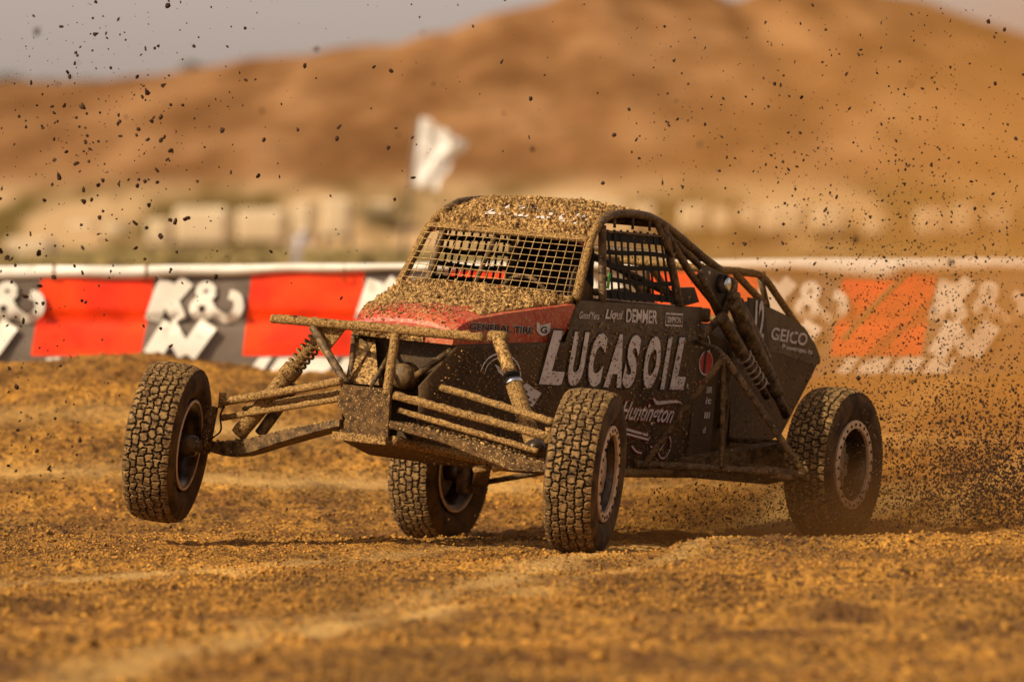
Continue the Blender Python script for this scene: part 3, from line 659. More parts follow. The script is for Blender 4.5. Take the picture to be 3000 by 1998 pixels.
# --- body side panels
def side_x(y, z):
    zt = np.interp(y, [0.0, 0.24, 1.015, 1.11, 2.7], [0.74, 0.99, 1.04, 1.265, 1.27]); zb = np.interp(y, [-0.1, 0.75, 1.2, 2.6, 3.0], [0.46, 0.36, 0.34, 0.34, 0.36])
    xt = np.interp(y, [-0.1, 0.24, 1.02, 2.7], [0.16, 0.30, 0.53, 0.53]); xb = np.interp(y, [-0.1, 0.75, 1.2, 2.7], [0.15, 0.42, 0.505, 0.505])
    t = min(max((z - zb) / (zt - zb), 0), 1.2); return float(xb + (xt - xb) * t + 0.02 * math.sin(min(t, 1) * math.pi))
def side_panel(s):
    ysn = [0.02, 0.1, 0.24] + list(np.linspace(0.34, 1.0, 16)) + [1.015, 1.04, 1.075, 1.11] + list(np.linspace(1.2, 2.64, 36))
    v = []; f = []; nz = 26
    for y in ysn:
        zt = np.interp(y, [0.0, 0.24, 1.015, 1.11, 2.7], [0.74, 0.99, 1.04, 1.265, 1.27]); zb = np.interp(y, [-0.1, 0.75, 1.2, 2.6, 3.0], [0.46, 0.36, 0.34, 0.34, 0.36])
        for k in range(nz + 1):
            z = zb + (zt - zb) * k / nz
            dent = 0.002 * noise.noise(Vector((y * 3, z * 4, s)))
            v.append((s * (side_x(y, z) + dent), y, z))
    for i in range(len(ysn) - 1):
        for k in range(nz):
            a = i * (nz + 1) + k; q_ = (a, a + nz + 1, a + nz + 2, a + 1); f.append(q_ if s < 0 else q_[::-1])
    o = mk('side_panel', v, f, M['body'], buggy, True)
    md = o.modifiers.new('t', 'SOLIDIFY'); md.thickness = 0.006; md.offset = -1
    return o
side_panel(1); side_panel(-1)
for s in (1, -1):
    mb = MB()
    for y, z in [(y_, 1.03) for y_ in np.arange(1.1, 2.62, 0.12)] + [(y_, 0.385) for y_ in np.arange(1.1, 2.62, 0.12)] + [(2.60, z_) for z_ in np.arange(0.45, 1.2, 0.12)]:
        vv, ff = lathe([(0, .006), (.002, .005), (.003, .0005)], 8); mb.add([(s * (side_x(y, z) + 0.008 + x), y + yy, z + zz) for x, yy, zz in vv], ff)
    o = mb.build('rivets', M['rim'], buggy); o['kind'] = 'stuff'
# upper grey dusty door strip, 4 mm proud
def on_side(v2, f2, name, m, off, parent=buggy):
    v = [(side_x(y, z) + off + 0.004, y, z) for y, z in v2]; return mk(name, v, [tuple(q_) for q_ in f2], m, parent)
gv = []; gf = []
ng = 40
for i in range(ng + 1):
    y = 1.02 + (2.60 - 1.02) * i / ng
    top_ = min(1.262, 1.04 + (y - 1.015) * 2.3); lo = 1.045 - 0.01 * math.sin(i * 0.7) * 0
    for k in range(5): gv.append((y, lo + (top_ - lo) * k / 4 if top_ > lo else lo))
for i in range(ng):
    for k in range(4): a = i * 5 + k; gf.append((a, a + 1, a + 6, a + 5)[::-1])
on_side(gv, gf, 'upper_door_strip', M['panelgrey'], 0.004)
# belly pan
v = []; f = []
for y in np.linspace(-0.12, 2.9, 30):
    zb = float(np.interp(y, [-0.12, 0.75, 1.2, 2.6, 3.0], [0.465, 0.36, 0.34, 0.34, 0.36])); xb = float(np.interp(y, [-0.12, 0.75, 1.2, 2.7], [0.14, 0.42, 0.505, 0.505]))
    for k in range(9): u = -1 + k / 4; v.append((u * xb * 1.02, y, zb - 0.012 - 0.008 * (1 - u * u)))
for i in range(29):
    for k in range(8): a = i * 9 + k; f.append((a, a + 1, a + 10, a + 9)[::-1])
o = mk('belly_pan', v, f, M['speck'], buggy, True); md = o.modifiers.new('t', 'SOLIDIFY'); md.thickness = 0.02
# lower side rails
both('side_rail', [(0.15, -0.10, 0.475), (0.425, 0.75, 0.372), (0.512, 1.2, 0.352), (0.515, 2.85, 0.352)], 0.024, 'tubemud', 0.006)
# nose: bulkhead plate, upper shelf, inner walls
mb = MB(); mb.prism([(-0.155, 0.475), (0.135, 0.475), (0.125, 0.735), (-0.165, 0.735), (-0.17, 0.62), (-0.12, 0.56)], 1, -0.125, -0.10)
part(mb, 'front_bulkhead', M['speck'], False)
mb = MB(); mb.prism([(-0.18, 0.45), (0.14, 0.45), (0.135, 0.49), (-0.175, 0.49)], 1, -0.15, -0.08); part(mb, 'tow_bracket', M['tubemud'], False)
mb = MB(); mb.add([(-0.30, 0.24, 0.98), (-0.17, -0.05, 0.74), (-0.17, 0.0, 0.74), (-0.02, 0.02, 0.745), (-0.20, 0.27, 0.97)], [(0, 1, 2, 3, 4)])
o = part(mb, 'nose_gusset', M['mud'], False)
mb = MB(); mb.add([(-0.29, 0.30, 0.985), (0.29, 0.30, 0.985), (0.22, 0.30, 0.46), (-0.22, 0.30, 0.46)], [(0, 1, 2, 3)]); part(mb, 'footwell_wall', M['body'], False)
mb = MB(); mb.add([(-0.17, -0.1, 0.735), (0.13, -0.1, 0.735), (0.20, 0.30, 0.70), (-0.22, 0.30, 0.70)], [(0, 1, 2, 3)]); part(mb, 'nose_floor', M['tubemud'], False)
mb = MB(); vv, ff = lathe([(0, 0.001), (0, 0.06), (0.10, 0.075), (0.14, 0.05), (0.14, 0.001)], 20); mb.add([(y + 0.02, 0.15 + x, z + 0.80) for x, y, z in vv], ff)
part(mb, 'brake_reservoir', M['tube'])
tube('steering_column', [(-0.10, 0.28, 0.93), (-0.03, 0.06, 0.84), (-0.02, -0.06, 0.74)], 0.012)
tube('nose_brace', [(0.27, 0.24, 0.96), (0.06, 0.20, 0.78)], 0.017)
tube('nose_brace', [(-0.26, 0.24, 0.96), (-0.04, 0.1, 0.74)], 0.020)
# front bumper loop
tube('shock_tower_bar', [(-0.672, 0, 1.031), (-0.3, -0.005, 1.035), (0.57, 0.0, 1.042)], 0.0215, 'tubemud', 0.010, 14)
tube('bumper_strut', [(0.062, 0.0, 1.015), (0.10, -0.11, 0.70)], 0.024, 'tubemud', 0.008)
tube('bumper_strut', [(-0.43, 0.0, 1.01), (-0.155, -0.08, 0.735)], 0.021, 'tube', 0.005)
tube('bumper_strut', [(-0.30, 0.05, 1.01), (-0.42, 0.06, 0.90)], 0.016, 'tubemud', 0.006)
mb = MB(); mb.prism([(-0.44, 1.02), (-0.25, 1.02), (-0.36, 0.87), (-0.40, 0.90)], 1, 0.03, 0.045); part(mb, 'tower_gusset', M['tubemud'], False)
tube('nose_upright', [(-0.30, 0.22, 0.985), (-0.17, -0.02, 0.74)], 0.014)
tube('tower_brace', [(-0.60, 0.02, 1.03), (-0.50, 0.62, 1.03)], 0.018, 'tubemud', 0.006)

# --- hood with red lip
def hood_w(y): return float(np.interp(y, [0.20, 0.24, 0.30, 1.10], [0.285, 0.30, 0.32, 0.533]))
def hood_t(y): return float(np.interp(y, [0.205, 0.22, 0.26, 0.34, 0.6, 1.10], [1.055, 1.085, 1.115, 1.145, 1.19, 1.262]))
def hood_b(y): return float(np.interp(y, [0.20, 0.24, 1.015, 1.10], [0.985, 0.985, 1.035, 1.24]))
def hood_pt(u, y):                                 # u in -1..1 over the top, edges rounded
    w_ = hood_w(y); x = u * w_; e = abs(u) ** 6
    return Vector((x, y, hood_t(y) + 0.022 * (1 - u * u) - 0.020 * e))
ysn = [0.205, 0.215, 0.23, 0.25, 0.28, 0.32, 0.38] + list(np.linspace(0.45, 1.09, 14)); us_ = [-1, -0.97, -0.93, -0.85, -0.7, -0.5, -0.25, 0, 0.25, 0.5, 0.7, 0.85, 0.93, 0.97, 1]
v = []; f = []
for y in ysn:
    row = []
    for k in range(4): t_ = k / 4; z0 = hood_b(y); z1 = hood_pt(-1, y).z; row.append((-hood_w(y) - 0.004 * math.sin(t_ * 3), y, z0 + (z1 - z0) * t_))
    for u in us_: row.append(tuple(hood_pt(u, y)))
    for k in range(3, -1, -1): t_ = k / 4; z0 = hood_b(y); z1 = hood_pt(1, y).z; row.append((hood_w(y) + 0.004 * math.sin(t_ * 3), y, z0 + (z1 - z0) * t_))
    v += row
nr_ = len(us_) + 8
for i in range(len(ysn) - 1):
    for k in range(nr_ - 1): a = i * nr_ + k; f.append((a, a + 1, a + nr_ + 1, a + nr_))
f.append(tuple(range(nr_))[::-1])
o = mk('hood', v, f, M['red'], buggy, False); o['label'] = 'red hood'
# thick mud sheets on hood, windscreen surround and roof
def mud_sheet(name, fn, nu, nv, mask, amp, parent=buggy):
    v = []; f = []; e = 0.004
    for j in range(nv + 1):
        for i in range(nu + 1):
            u = i / nu; w_ = j / nv; p = fn(u, w_); n = (fn(min(u + e, 1.001), w_) - fn(u - e, w_)).cross(fn(u, w_ + e) - fn(u, w_ - e)).normalized()
            if n.z < 0: n = -n
            h = 0.42 + noise.noise(p * 15) * 0.9 + noise.noise(p * 34) * 0.7 + 0.8 * noise.noise(p * 75) + 0.5 * noise.noise(p * 140)
            m_ = mask(u, w_, p)
            v.append(p + n * (amp * max(0.0, h) * max(m_, 0) - (0.006 if m_ < 0.25 else -0.002)))
    for j in range(nv):
        for i in range(nu): a = j * (nu + 1) + i; f.append((a, a + 1, a + nu + 2, a + nu + 1))
    o = mk(name, v, f, M['mud'], parent, False); o['kind'] = 'stuff'; return o
def hood_mask(u, w_, p):
    n_ = noise.noise(p * 9) * 0.25 + noise.noise(p * 30) * 0.25
    lim = 0.43 + 0.10 * u - 0.10 * sm(0.80, 1.0, u)
    return float(sm(lim - 0.10, lim + 0.06, p.y + n_ * 0.35)) * float(1 - sm(0.955, 0.985, u)) * (0.5 + 0.8 * float(sm(0.5, 1.0, p.y)))
mud_sheet('hood_mud', lambda u, w_: hood_pt(-1 + 2 * u, 0.22 + 0.865 * w_), 210, 150, hood_mask, 0.020)
# thin spatter band on the front of the hood
cents = []; 
for k in range(1500):
    u = random.uniform(-0.98, 0.9); y = random.uniform(0.208, 0.62)
    if random.random() < 0.35 + 0.5 * (1 - (u + 1) / 2): cents.append(hood_pt(u, y) + Vector((0, 0, 0.001)))
v, f = clod_mesh(np.array([c[:] for c in cents]), np.abs(rng.normal(0.0045, 0.002, len(cents))) + 0.0015, 0.6); o = mk('hood_spatter', v, f, M['mud'], buggy); o['kind'] = 'stuff'
# mud packed under the lip of the hood on the front face
def lipf(u, w_): x = -0.30 + 0.42 * u; return Vector((x, 0.203 - 0.012 * math.sin(w_ * 3.1), 0.985 + 0.075 * w_))
v = []; f = []
for j in range(13):
    for i in range(61):
        p = lipf(i / 60, j / 12); h = 0.4 + noise.noise(p * 60) + 0.6 * noise.noise(p * 130); v.append(p + Vector((0, -0.012 * max(0, h) * (1 - 0.7 * float(sm(0.7, 1, i / 60))) - 0.001, 0)))
for j in range(12):
    for i in range(60): a = j * 61 + i; f.append((a, a + 1, a + 62, a + 61))
o = mk('lip_mud', v, f, M['mud'], buggy); o['kind'] = 'stuff'

# --- roof
def roof_pt(u, w_):
    y = 1.285 + (2.27 - 1.285) * w_
    z = float(np.interp(y, [1.28, 1.33, 1.40, 1.48, 1.56, 1.66, 1.80, 1.95, 2.10, 2.20, 2.27], [1.572, 1.615, 1.66, 1.70, 1.727, 1.745, 1.755, 1.757, 1.75, 1.735, 1.705]))
    hw = float(np.interp(y, [1.28, 1.5, 2.27], [0.475, 0.452, 0.442])); x = (-1 + 2 * u); e = abs(x) ** 5
    return Vector((x * hw, y, z + 0.016 * (1 - x * x) - 0.022 * e))
v = [roof_pt(i / 24, j / 24) for j in range(25) for i in range(25)]; f = [(j * 25 + i, j * 25 + i + 1, j * 25 + i + 26, j * 25 + i + 25) for j in range(24) for i in range(24)]
o = mk('roof', v, f, M['red'], buggy, True); md = o.modifiers.new('t', 'SOLIDIFY'); md.thickness = 0.008; md.offset = -1
mud_sheet('roof_mud', lambda u, w_: roof_pt(u, w_), 230, 210, lambda u, w_, p: (1.1 - 0.45 * float(sm(0.45, 1.0, w_))) * float(1 - sm(0.965, 1.0, u)) * (0.7 + 0.6 * noise.noise(p * 7)), 0.024)
gx_, gz_, gf = text_geo('LUCAS OIL', 0.62, 0.10, 0.2, 0.02)
o = mk('roof_lettering', [roof_pt(0.5 + (x - 0.20) / 0.9 * 0.98, 0.10 + z * 1.25) + Vector((0, -0.006, 0.0105)) for x, z in zip(gx_, gz_)], gf, M['decal'], buggy)
# --- cage
arch = [(0.528, 1.10, 1.262), (0.485, 1.30, 1.590), (0.462, 1.42, 1.672), (0.452, 1.56, 1.725), (0.45, 1.80, 1.747), (0.45, 2.05, 1.738), (0.45, 2.25, 1.70), (0.43, 2.60, 1.610), (0.42, 2.86, 1.535), (0.40, 3.12, 1.478)]
both('roof_hoop', arch[2:], 0.023, 'tube', 0.002)
both('windscreen_post', arch[:3], 0.023, 'tubemud', 0.007)
both('door_post', [(0.53, 1.415, 1.262), (0.462, 1.47, 1.665)], 0.022, 'tube', 0.003)
both('main_hoop_leg', [(0.45, 2.24, 1.70), (0.53, 2.37, 1.265)], 0.023, 'tube', 0.002)
tube('main_hoop_top', [(-0.45, 2.22, 1.70), (0.45, 2.22, 1.70)], 0.021)
both('roof_brace', [(0.452, 2.14, 1.715), (0.49, 2.29, 1.53)], 0.017)
both('rear_stay', [(0.455, 2.27, 1.66), (0.50, 2.52, 1.45), (0.52, 2.95, 1.24)], 0.021, 'tube', 0.002)
both('rear_stay', [(0.44, 2.30, 1.685), (0.42, 2.50, 1.60), (0.43, 2.88, 1.46)], 0.019)
tube('windscreen_header', [(-0.48, 1.285, 1.585), (0.48, 1.285, 1.585)], 0.018, 'tubemud', 0.008)
tube('windscreen_sill', [(-0.52, 1.075, 1.262), (0.52, 1.075, 1.262)], 0.018, 'tubemud', 0.010)
tube('centre_post', [(-0.09, 1.10, 1.27), (-0.08, 1.31, 1.57)], 0.013, 'tube', 0.004)
tube('dash_bar', [(-0.5, 1.40, 1.17), (0.5, 1.40, 1.17)], 0.02)
tube('cross_brace', [(-0.45, 2.25, 1.66), (0.50, 2.35, 1.32)], 0.020)
tube('shoulder_bar', [(-0.50, 2.36, 1.30), (0.50, 2.36, 1.30)], 0.02)
mb = MB(); mb.prism([(1.12, 1.264), (1.43, 1.264), (1.40, 1.33), (1.19, 1.44), (1.155, 1.40)], 0, 0.462, 0.470); part(mb, 'post_gusset', M['body'], False)
mb = MB(); mb.prism([(1.445, 1.42), (1.47, 1.42), (1.463, 1.335), (1.437, 1.335)], 0, 0.535, 0.540); part(mb, 'green_sticker', M['green'], False)

# --- windscreen wire mesh (fine wires, one part)
mb = MB()
bl, br, tl, tr_ = Vector((-0.515, 1.085, 1.268)), Vector((0.515, 1.085, 1.268)), Vector((-0.47, 1.282, 1.582)), Vector((0.47, 1.282, 1.582))
nV, nH = 19, 9
def ws(u, t_): p = bl.lerp(br, u).lerp(tl.lerp(tr_, u), t_); return p + Vector((0, -0.012 + 0.006 * noise.noise(p * 9), 0.004 * noise.noise(p * 7 + Vector((4, 0, 0)))))
for i in range(nV + 1): mb.tube([ws(i / nV, t_) for t_ in (0, 0.33, 0.66, 1)], 0.0021, 5)
for j in range(nH + 1): mb.tube([ws(u, j / nH) + Vector((0, -0.004, 0)) for u in (0, 0.25, 0.5, 0.75, 1)], 0.0021, 5)
part(mb, 'windscreen_mesh', M['wire'])
# --- window nets
def net(s, lab):
    def q_(u, t_):
        y = 1.455 + 0.82 * u + 0.05 * u * (1 - t_); z = 1.285 + 0.36 * t_ - 0.02 * math.sin(u * math.pi) * (0.5 - t_)
        return Vector((s * (0.515 - 0.055 * t_ + 0.006 * math.sin(u * 9)), y, z))
    fr = MB()
    v_ = [q_(0, 0), q_(1, 0), q_(1, 0.10), q_(0, 0.10)]; fr.add(v_, [(0, 1, 2, 3)])
    v_ = [q_(0, 0.84), q_(1, 0.84), q_(1, 1.0), q_(0, 1.0)]; fr.add(v_, [(0, 1, 2, 3)])
    n_ = part(fr, 'window_net', M['black'], False, lab)
    def strap(a, b, wd, vert):
        v_ = []; f_ = []; K = 8
        for k in range(K + 1):
            t_ = k / K; u, w_ = (a + (b - a) * 0, 0), 0
            if vert: c = q_(a + 0.012 * math.sin(t_ * 3.1 + a * 9), t_); d = Vector((0, wd / 2, 0))
            else: c = q_(t_, a + 0.012 * math.sin(t_ * 6 + a * 5)); d = Vector((0, 0, wd / 2))
            o_ = Vector((s * (0.002 if vert else 0.0045), 0, 0)); v_ += [c - d + o_, c + d + o_]
        for k in range(K): f_.append((2 * k, 2 * k + 1, 2 * k + 3, 2 * k + 2))
        o = mk('strap', v_, f_, M['black'], n_); md = o.modifiers.new('t', 'SOLIDIFY'); md.thickness = 0.002
    for i in range(11): strap(i / 10, 0, 0.026, True)
    for t_ in (0.27, 0.48, 0.68): strap(t_, 0, 0.025, False)
    mbb = MB(); mbb.tube([q_(-0.02, 0.95) + Vector((0, 0, 0.01)), q_(1.0, 0.95) + Vector((0, 0, 0.01))], 0.008, 8); mbb.build('net_rod', M['tube'], n_, True)
net(1, 'black webbing window net on the near side'); net(-1, 'black webbing window net on the far side')
for yy in (1.62, 1.84, 2.05): tube('net_clip', [(0.455, yy, 1.735), (0.462, yy, 1.66)], 0.008)
# seat with head surround, steering wheel
mb = MB()
sp = []
for (z, hw, y) in ((1.05, .21, 1.80), (1.20, .22, 1.84), (1.34, .21, 1.88), (1.42, .19, 1.90), (1.50, .185, 1.91), (1.56, .165, 1.92), (1.60, .12, 1.92)):
    sp.append((z, hw, y))
v_ = []; f_ = []
for (z, hw, y) in sp:
    for (u, dy) in ((-1, -.16), (-.96, -.05), (-.75, 0), (0, .03), (.75, 0), (.96, -.05), (1, -.16)): v_.append((u * hw + 0.03, y + dy, z))
for j in range(len(sp) - 1):
    for i in range(6): a = j * 7 + i; f_.append((a, a + 1, a + 8, a + 7))
mb.add(v_, f_); o = part(mb, 'seat', M['black'], True, 'black high-backed racing seat'); md = o.modifiers.new('t', 'SOLIDIFY'); md.thickness = 0.03
mb = MB(); mb.box((0.03, 1.78, 1.02), (0.42, 0.40, 0.14)); part(mb, 'seat_cushion', M['black'])
ringp = [(0.03 + 0.15 * math.cos(a), 1.50 - 0.05 * math.sin(a), 1.22 + 0.14 * math.sin(a)) for a in np.linspace(0, 2 * math.pi, 20)]
tube('steering_wheel', ringp, 0.013)
mb = MB(); mb.add([(-0.5, 2.42, 1.26), (0.5, 2.42, 1.26), (0.5, 2.42, 0.4), (-0.5, 2.42, 0.4)], [(0, 1, 2, 3)]); part(mb, 'firewall', M['body'], False)
mb = MB(); mb.add([(-0.5, 1.30, 1.18), (0.5, 1.30, 1.18), (0.5, 1.40, 0.9), (-0.5, 1.40, 0.9)], [(0, 1, 2, 3)]); part(mb, 'dashboard', M['body'], False)

# --- decals
LET = []
def decal(s, y0, z0, wd, ht, name, m='decal', shear=0.0, off=0.0, lift=0.007, slope=0.0, surf=None):
    gx_, gz_, gf = text_geo(s, wd, ht, shear, off)
    if surf is None:
        return on_side([(y0 + x, z0 + z + slope * x) for x, z in zip(gx_, gz_)], gf, name, M[m], lift)
    return mk(name, [surf(y0 + x, z0 + z + slope * x, lift) for x, z in zip(gx_, gz_)], gf, M[m], buggy)
x_ = 0
for ch, y0, wd in (('L', 0.83, .190), ('U', 1.055, .20), ('C', 1.275, .20), ('A', 1.475, .215), ('S', 1.695, .19), ('O', 1.945, .195), ('I', 2.175, .10), ('L', 2.29, .19)):
    decal(ch, y0 - 0.012, 0.802, wd + 0.024, 0.306, 'lettering_edge', 'decalblack', 0.28, 0.075, 0.0075)
    decal(ch, y0, 0.812, wd, 0.286, 'letter', 'decal', 0.28, 0.055, 0.010)
decal('R', 2.505, 0.822, 0.022, 0.026, 'registered_mark', 'decal', 0, 0.02, 0.010)
decal("Good'Yera", 1.125, 1.168, 0.235, 0.040, 'small_sponsor_lettering', 'decal', 0.3, 0.012, 0.010)
decal('Liqui', 1.43, 1.160, 0.215, 0.066, 'script_sponsor_lettering', 'decal', 0.25, 0.03, 0.010)
decal('DEMMER', 1.685, 1.164, 0.385, 0.072, 'sponsor_lettering', 'decal', 0.0, 0.028, 0.010)
decal('SIMPSON', 2.195, 1.174, 0.170, 0.034, 'boxed_lettering', 'decal', 0.0, 0.028, 0.010)
fr = [(2.175, 1.16), (2.385, 1.16), (2.385, 1.223), (2.175, 1.223), (2.175, 1.157)]; sv, sf = stroke(fr, 0.010); on_side(sv, sf, 'lettering_box', M['decal'], 0.010)
# Huntington script with its flourishes
decal('Huntington', 1.70, 0.600, 0.70, 0.155, 'script_lettering_edge', 'darkred', 0.55, 0.05, 0.0078, -0.02)
decal('Huntington', 1.715, 0.612, 0.67, 0.130, 'script_lettering', 'decal', 0.55, 0.012, 0.0105, -0.02)
for pts, wd in (([(2.10, .765), (2.15, .738), (2.25, .742), (2.38, .748), (2.46, .740)], [.006, .02, .018, .014, .004]), ([(1.70, .575), (1.80, .590), (1.95, .575), (2.10, .560)], .013),
                ([(1.70, .545), (1.80, .565), (1.95, .553), (2.12, .535)], .011), ([(1.92, .50), (1.99, .47), (2.06, .462)], .009), ([(2.15, .50), (2.27, .48), (2.33, .53), (2.40, .60)], .010),
                ([(2.33 + .075 * math.cos(a), .500 + .065 * math.sin(a)) for a in np.linspace(-2.6, 2.4, 9)], .009)):
    sp_ = smooth2(pts, 4); ww = wd if not isinstance(wd, list) else [float(np.interp(i / (len(sp_) - 1), np.linspace(0, 1, len(wd)), wd)) for i in range(len(sp_))]
    sv, sf = stroke(sp_, (ww if isinstance(ww, list) else ww + 0)); on_side(sv, sf, 'script_flourish', M['decal'], 0.0108)
    sv, sf = stroke([(a, b) for a, b in sp_], [(q1 if not isinstance(ww, list) else ww[i]) + 0.018 for i, q1 in enumerate([ww] * len(sp_) if not isinstance(ww, list) else ww)]); on_side(sv, sf, 'flourish_edge', M['darkred'], 0.0082)
# emblem, arc badge and paper tag
def disc2(cy, cz, ry, rz, n_=24): return [(cy + ry * math.cos(a), cz + rz * math.sin(a)) for a in np.linspace(0, 2 * math.pi, n_, endpoint=False)]
RX = lambda v2, name, m, off: mk(name, [(0.542 + off, y, z) for y, z in v2], [tuple(range(len(v2)))], M[m], buggy)
mb = MB(); mb.prism([(2.62, 0.36), (2.90, 0.36), (2.90, 1.10), (2.62, 1.16)], 0, 0.500, 0.542); part(mb, 'rear_side_panel', M['body'], False)
RX(disc2(2.735, 0.965, 0.100, 0.078), 'emblem_backing', 'decalblack', 0.002); RX(disc2(2.735, 0.965, 0.088, 0.069), 'emblem_rim', 'decal', 0.004)
RX(disc2(2.735, 0.966, 0.078, 0.062), 'emblem_field', 'decalred', 0.006); RX([(2.70, 1.03), (2.73, 1.035), (2.725, .905), (2.70, .915)], 'emblem_bar', 'decalblack', 0.008)
RX([(2.665, 0.868), (2.735, 0.868), (2.72, 0.805), (2.68, 0.80)], 'red_tag', 'decalred', 0.004)
sv, sf = stroke(smooth2([(2.66, 1.045), (2.665, 1.10), (2.72, 1.115), (2.76, 1.07), (2.76, 1.03)], 4), 0.010)
mk('emblem_arc', [(0.548, y, z) for y, z in sv], sf, M['decal'], buggy)
for k, (tx, z0) in enumerate((('a', 0.868), ('SIR', 0.80), ('it', 0.74), ('III', 0.66), ('d', 0.58))):
    gx_, gz_, gf = text_geo(tx, 0.075 if len(tx) > 1 else 0.035, 0.035, 0.1, 0.02)
    mk('small_lettering', [(0.550, 2.765 + x, z0 + z) for x, z in zip(gx_, gz_)], gf, M['decal'], buggy)
# "GENERAL TIRE" and shield on the red side of the hood
hs = lambda y, z, l: (hood_w(y) + 0.006 + l, y, z)
decal('GENERAL TIRE', 0.30, 1.068, 0.475, 0.040, 'lettering_edge', 'decal', 0.0, 0.060, 0.002, 0.0, hs)
decal('GENERAL TIRE', 0.30, 1.070, 0.475, 0.036, 'lettering', 'decalblack', 0.0, 0.030, 0.004, 0.0, hs)
shd = [(0.80, 1.135), (0.845, 1.118), (0.905, 1.135), (0.91, 1.09), (0.885, 1.072), (0.855, 1.062), (0.825, 1.072), (0.805, 1.09)]
mk('shield_badge', [hs(y, z, 0.003) for y, z in shd], [tuple(range(8))], M['decal'], buggy)
decal('G', 0.832, 1.078, 0.050, 0.036, 'badge_letter', 'decalblack', 0.0, 0.03, 0.005, 0.0, hs)
mk('hood_dot', [hs(0.96 + 0.010 * math.cos(a), 1.062 + 0.012 * math.sin(a), 0.003) for a in np.linspace(0, 6.0, 10)], [tuple(range(10))], M['decal'], buggy)
# round badge and tag behind the front shock
for (ra, wd) in ((0.125, 0.009), (0.10, 0.006)):
    arc = [(0.55 + ra * 1.15 * math.cos(a), 0.845 + ra * 0.9 * math.sin(a)) for a in np.linspace(-0.2, 3.0, 18)]
    sv, sf = stroke(arc, wd); on_side(sv, sf, 'round_badge', M['decal'], 0.006)
on_side([(0.53, 0.93), (0.62, 0.905), (0.655, 0.835), (0.57, 0.87)], [(0, 1, 2, 3)], 'badge_centre', M['decal'], 0.006)
on_side([(0.50, 0.90), (0.66, 0.845), (0.86, 0.765), (0.80, 0.685), (0.62, 0.765), (0.60, 0.82), (0.53, 0.86)], [tuple(range(7))], 'paper_tag', M['decal'], 0.008)
for k in range(4):
    a0 = 0.63 + 0.02 * k; sv, sf = stroke([(a0, 0.815 - 0.028 * k), (a0 + 0.12, 0.765 - 0.028 * k)], 0.010); on_side(sv, sf, 'tag_print', M['decalblack'], 0.010)

